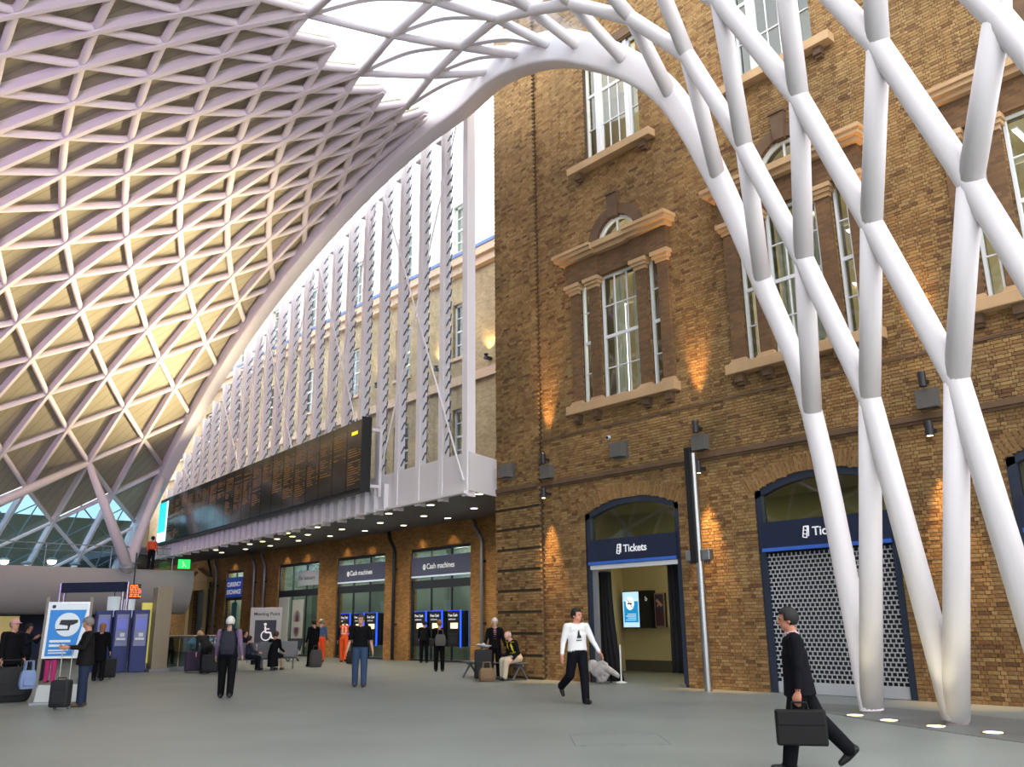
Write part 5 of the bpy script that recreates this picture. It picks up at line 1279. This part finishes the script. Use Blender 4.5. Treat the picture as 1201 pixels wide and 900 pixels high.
    if headwear:
        kind_, c_ = headwear; cb = MB()
        cb.ell(V3((0, -.012, .05)), (.096, .114, .1), None, 20, 14); cb.f = [f for f in cb.f if sum(cb.v[i][2] for i in f)/len(f) > .04]; cb.mi = [0]*len(cb.f)
        cb.lathe([(.02, .045), (.1, .042), (.1, .05), (.02, .055)], (0, 0, 0), 20)
        if kind_ == 'cap': cb.ell(V3((0, .12, .045)), (.065, .07, .01), None, 14, 6)
        else: cb.ell(V3((0, 0, .045)), (.125, .14, .008), None, 18, 6)
        cb.v = [tuple((hc+HR@V3(v))*S) for v in cb.v]; cb.build('cap' if kind_ == 'cap' else 'helmet', C('hat', c_, .5), t, smooth=True)
    t['hands'] = 0; del t['hands']
    W = lambda v: t.matrix_basis@(v*S)
    return t, {k: v*S for k, v in hands.items()}, (lambda x, y, z: T(x, y, z)*S)
def child_mesh(t, nm, b, m, **k): return b.build(nm, m, t, **k)

# man in the dark suit with a briefcase
t, hd, T = person(gp(946, 905), -86, 'man in a dark suit striding left with a black briefcase', 1.69, .0085, (168, 112, 88), ('black', 'short'), (17, 18, 25), (16, 17, 23), (12, 11, 11), legL=(14, 4), legR=(-27, 16), armL=(2, 4, 6), armR=(-10, 6, 10), jacket=.2, collar=(196, 160, 160), lean=3, spread=1, bulk=1.12)
hL = hd[-1]
b = MB(); c = hL+Vector((-.03, -.0, -.03)); b.box((c.x-.06, c.y-.3, c.z-.41), (c.x+.05, c.y+.27, c.z-.05))
rz_ = t.rotation_euler.z; bp = Vector((t.location.x, t.location.y, 0))+Matrix.Rotation(rz_, 3, 'Z')@Vector((c.x, c.y, 0))
case = thing('briefcase', (bp.x, bp.y, c.z-.41), rz_, label='black leather briefcase held by the man in the dark suit', cat='briefcase')
MB().box((-.06, -.26, 0), (.06, .25, .35)).build('body', mat('case_leather', (15, 13, 13), .6, spec=.25), case, bevel=.02)
MB().box((.05, -.24, .2), (.07, .23, .34)).box((-.07, -.24, .2), (-.05, .23, .34)).build('flap', MAT['case_leather'], case, bevel=.008)
MB().tube([(0, -.09, .35), (0, -.08, .42), (0, .07, .42), (0, .08, .35)], .012, 8).build('handle', MAT['case_leather'], case)
# man in the white sweatshirt
t, hd, T = person(gp(679, 826), 28, 'young man in a white sweatshirt walking past the open ticket doorway', 1.81, .0085, (206, 140, 116), ('black', 'short'), (226, 224, 222), (26, 26, 36), (20, 18, 18), legL=(6, 3), legR=(-16, 44), armL=(10, 22, 14), armR=(-6, 14, 22), head=(-30, 0), twist=-4, bulk=1.06, jacket=.03)
b = MB(); o0 = T(.02, .138, 1.26); 
b.prism([(-.045, -.07), (.05, -.07), (.045, -.03), (.02, .0), (.005, .09), (-.02, .05), (-.03, -.02)], o0, (-1,0,0), (0,0,1), (0,.012,0)); b.prism([(-.06, -.12), (.06, -.115), (.06, -.1), (-.06, -.105)], o0, (-1,0,0), (0,0,1), (0,.01,0)); child_mesh(t, 'chest_print', b, mat('print_black', (40, 40, 46), .7))
# man in jeans facing us
person(gp(421, 806), -4, 'bearded man in a black hooded top and blue jeans walking towards us', 1.8, .011, (196, 146, 122), ('brown', 'short'), (20, 20, 24), (58, 74, 100), (70, 62, 54), fore='skin', legL=(8, 6), legR=(-4, 4), armL=(4, 12, 10), armR=(6, 12, 16), head=(20, 0), bulk=1.04, jacket=.04)
# elderly man with rucksack seen from behind
t, hd, T = person(gp(264, 819), 172, 'white haired man in a navy body warmer with lilac sleeves walking away', 1.76, .011, (206, 160, 140), ('white', 'short'), (26, 28, 44), (20, 20, 24), (36, 32, 30), sleeve=(128, 104, 132), legL=(8, 4), legR=(-8, 10), armL=(12, 8, 18), armR=(10, 8, 16), jacket=.12, bulk=1.08)
c = T(0, -.17, 1.2); q = Vector((t.location.x, t.location.y, 0))+Matrix.Rotation(t.rotation_euler.z, 3, 'Z')@Vector((c.x, c.y, 0))
rk = softbag((q.x, q.y, .93), t.rotation_euler.z+math.pi, (.36, .2, .5), (24, 25, 38), 'navy rucksack on the back of the white haired man', 'rucksack')
# man at the information stand
t, hd, T = person(gp(94, 829), -82, 'man in a dark brown jacket and jeans reading his phone by the information stand', 1.76, .011, (190, 136, 112), ('grey', 'short'), (38, 36, 34), (40, 50, 72), (96, 74, 52), armL=(22, 8, 72), armR=(24, 8, 70), head=(0, -22), jacket=.2, bulk=1.1, legL=(3, 2), legR=(-2, 2))
q = t.matrix_basis if False else None
def put(tobj, v): return Vector((tobj.location.x, tobj.location.y, tobj.location.z))+Matrix.Rotation(tobj.rotation_euler.z, 3, 'Z')@v
m_ = (hd[-1]+hd[1])/2; q = put(t, m_+Vector((0, .03, .03))); ph = thing('phone', q, t.rotation_euler.z, label='phone in the hands of the man by the information stand', cat='phone')
MB().obox((0,0,0), (.035, 0, 0), (0, .03, .06), (0, -.004, .002)).build('case', MAT['black'], ph); MB().obox((0, -.006, .006), (.031, 0, 0), (0, .026, .052), (0, -.001, .0005)).build('screen', mat('phone_screen', (190, 200, 220), .3, emit=(190, 200, 220), estr=.4), ph)
# left edge group
person(gp(5, 822), 40, 'man with a pink cap and dark coat at the left edge', 1.76, .014, (206, 150, 128), ('grey', 'bald'), (24, 24, 30), (22, 22, 28), jacket=.25, bulk=1.1, headwear=('cap', (206, 150, 150)), armL=(6, 8, 10))
t, hd, T = person(gp(25, 803), 62, 'dark haired man in a navy jacket drinking from a pale cup near the left edge', 1.68, .014, (150, 104, 80), ('black', 'short'), (26, 30, 44), (26, 28, 36), jacket=.15, armL=(40, 10, 105), armR=(30, 10, 100), head=(0, -10))
q = put(t, hd[-1]+Vector((0, .05, .04))); cup = thing('paper_cup', q, 0, label='pale paper cup held by the man in the navy jacket', cat='cup'); MB().lathe([(.03, -.05), (.04, .06)], (0,0,0), 14).build('cup', MAT['sign_white'], cup); MB().lathe([(.043, .06), (.04, .075)], (0,0,0), 14).build('lid', MAT['sash_white'], cup)
person(gp(57, 801), 150, 'person in bright pink boots standing behind the information stand', 1.62, .016, (200, 150, 124), ('brown', 'long'), (34, 36, 46), (196, 60, 120), (196, 60, 120), jacket=.3)
person(gp(114, 799), 165, 'woman with fair brown hair and a long black coat behind the man with the phone', 1.68, .014, (206, 156, 134), ('fair', 'long'), (18, 18, 22), (20, 20, 24), jacket=.4)
person(gp(171, 786), 170, 'person in dark clothes standing between the ticket machines and the beige slab', 1.7, .016, (180, 130, 110), ('black', 'short'), (26, 32, 44), (18, 18, 22), jacket=.15)
# by the balustrade and benches
person(gp(240, 790), -150, 'blond woman in a grey coat bending over the suitcases', 1.66, .014, (206, 156, 134), ('blond', 'long'), (54, 54, 54), (30, 30, 34), jacket=.25, lean=52, armL=(38, 6, 10), armR=(38, 6, 10), head=(0, -12), legL=(6, 10), legR=(-2, 4))
person(gp(285, 781), 70, 'seated person with black hair by the left part of the Meeting Point sign', 1.72, .016, (190, 140, 116), ('black', 'short'), (30, 30, 40), (28, 28, 36), legL=(84, 84), legR=(84, 84), seat=.5, armL=(25, 6, 50), armR=(25, 6, 50))
person(gp(290, 788), 110, 'child in a dark top sitting on the left steel bench', 1.5, .016, (196, 146, 122), ('black', 'short'), (48, 50, 66), (30, 32, 44), legL=(84, 84), legR=(84, 84), seat=.5, armL=(25, 6, 50), armR=(25, 6, 50))
person(gp(319, 787), 150, 'person in a black coat with bare lower legs sitting turned away on the right bench', 1.7, .014, (176, 124, 100), ('brown', 'short'), (20, 20, 26), (24, 24, 32), skirt=1, legL=(80, 84), legR=(80, 76), seat=.5, armL=(25, 6, 50), armR=(25, 6, 50), jacket=.2, lean=12)
person(gp(194, 780), 20, 'seated person whose dark head shows above the glass balustrade', 1.7, .018, (150, 104, 84), ('black', 'short'), (30, 30, 36), (28, 28, 34), legL=(84, 84), legR=(84, 84), seat=.5)
# by the shops
person(gp(366, 782), -150, 'man in a long black coat carrying a grey tote bag near the shop doors', 1.76, .013, (190, 140, 116), ('black', 'short'), (16, 16, 20), (18, 18, 22), jacket=.45, legL=(8, 4), legR=(-12, 14), armR=(6, 6, 8))
person(gp(375, 777), 175, 'worker in a white helmet and orange trousers half hidden behind the black coat', 1.78, .014, (190, 140, 116), ('grey', 'short'), (70, 90, 120), (226, 84, 40), headwear=('helmet', (226, 226, 222)))
def stripes(cap, el, T, RM, hands, pel, Hd):
    for z_ in (1.14,): el('extra', T(0, 0, z_), (.166, .127, .016), RM, 24, 6)
    for s in (-1, 1): el('extra', T(s*.075, -.08, 1.28), (.018, .042, .12), RM, 10, 8); el('extra', T(s*.075, .08, 1.28), (.018, .042, .12), RM, 10, 8)
stripes.col = (214, 210, 190)
person(gp(403, 777), 168, 'worker in an orange high visibility suit and blue cap walking to the cash machines', 1.8, .011, (190, 140, 116), ('brown', 'short'), (236, 86, 36), (236, 92, 44), (30, 28, 28), sleeve=(24, 26, 40), legL=(8, 6), legR=(-10, 14), armL=(6, 10, 8), armR=(10, 10, 10), extras=stripes, headwear=('cap', (40, 70, 150)), bulk=1.08)
p = gp(411, 779); softbag(p, face_cam(p, 0), (.4, .22, .5), (20, 20, 24), 'black bag carried by the worker in orange', 'bag')
person(gp(497, 778), 178, 'person in dark clothes leaning to the leftmost near cash machine', 1.68, .013, (170, 120, 100), ('black', 'short'), (24, 24, 28), (22, 22, 26), lean=16, armL=(36, 6, 40), armR=(40, 6, 40), jacket=.12, head=(20, -14))
t, hd, T = person(gp(515, 788), 176, 'woman in black trousers with a spotted shoulder bag at the middle cash machine', 1.66, .013, (196, 146, 122), ('fair', 'short'), (22, 22, 28), (20, 20, 24), armL=(30, 8, 70), armR=(16, 10, 70), jacket=.05, bulk=1.02)
q = put(t, T(.05, -.2, .92)); softbag((q.x, q.y, .82), t.rotation_euler.z+math.pi, (.38, .14, .36), (96, 92, 88), 'spotted shoulder bag on the back of the woman at the cash machine', 'shoulder_bag')
bsp = bpy.data.objects[-1] if False else None
# bench couple
def scarf(cap, el, T, RM, hands, pel, Hd): el('extra', T(0, .075, 1.22), (.06, .062, .2), RM, 14, 10)
scarf.col = (150, 104, 116)
person((16.9, 19.9), 4, 'woman with pale blond hair in a black jacket standing behind the tall suitcase', 1.68, .012, (216, 168, 148), ('white', 'short'), (20, 20, 26), (24, 22, 28), extras=scarf, jacket=.12, armL=(8, 14, 22), armR=(8, 14, 22), head=(0, -16), lean=6)
def ystripe(cap, el, T, RM, hands, pel, Hd):
    for s in (-1, 1): el('extra', T(s*.1, .07, 1.3), (.02, .06, .12), RM, 10, 8); el('extra', T(s*.13, -.0, 1.44), (.09, .07, .018), RM, 12, 6)
    el('extra', T(0, .0, 1.14), (.164, .125, .018), RM, 24, 6)
ystripe.col = (226, 206, 40)
person((17.0, 19.05), -58, 'seated man in a black and yellow jacket and beige trousers bowing his head', 1.74, .011, (216, 160, 142), ('white', 'bald'), (26, 28, 36), (190, 176, 152), (26, 24, 24), legL=(82, 74), legR=(84, 84), seat=.5, lean=26, armL=(14, 10, 54), armR=(20, 10, 58), head=(0, -26), extras=ystripe, bulk=1.06)
# on the mezzanine
q = gp(176, 668, 4.46)
person(q, 160, 'person in a red orange top standing on the mezzanine by the rail', 1.72, .018, (170, 120, 100), ('black', 'short'), (226, 92, 60), (30, 32, 40), z0=4.46)
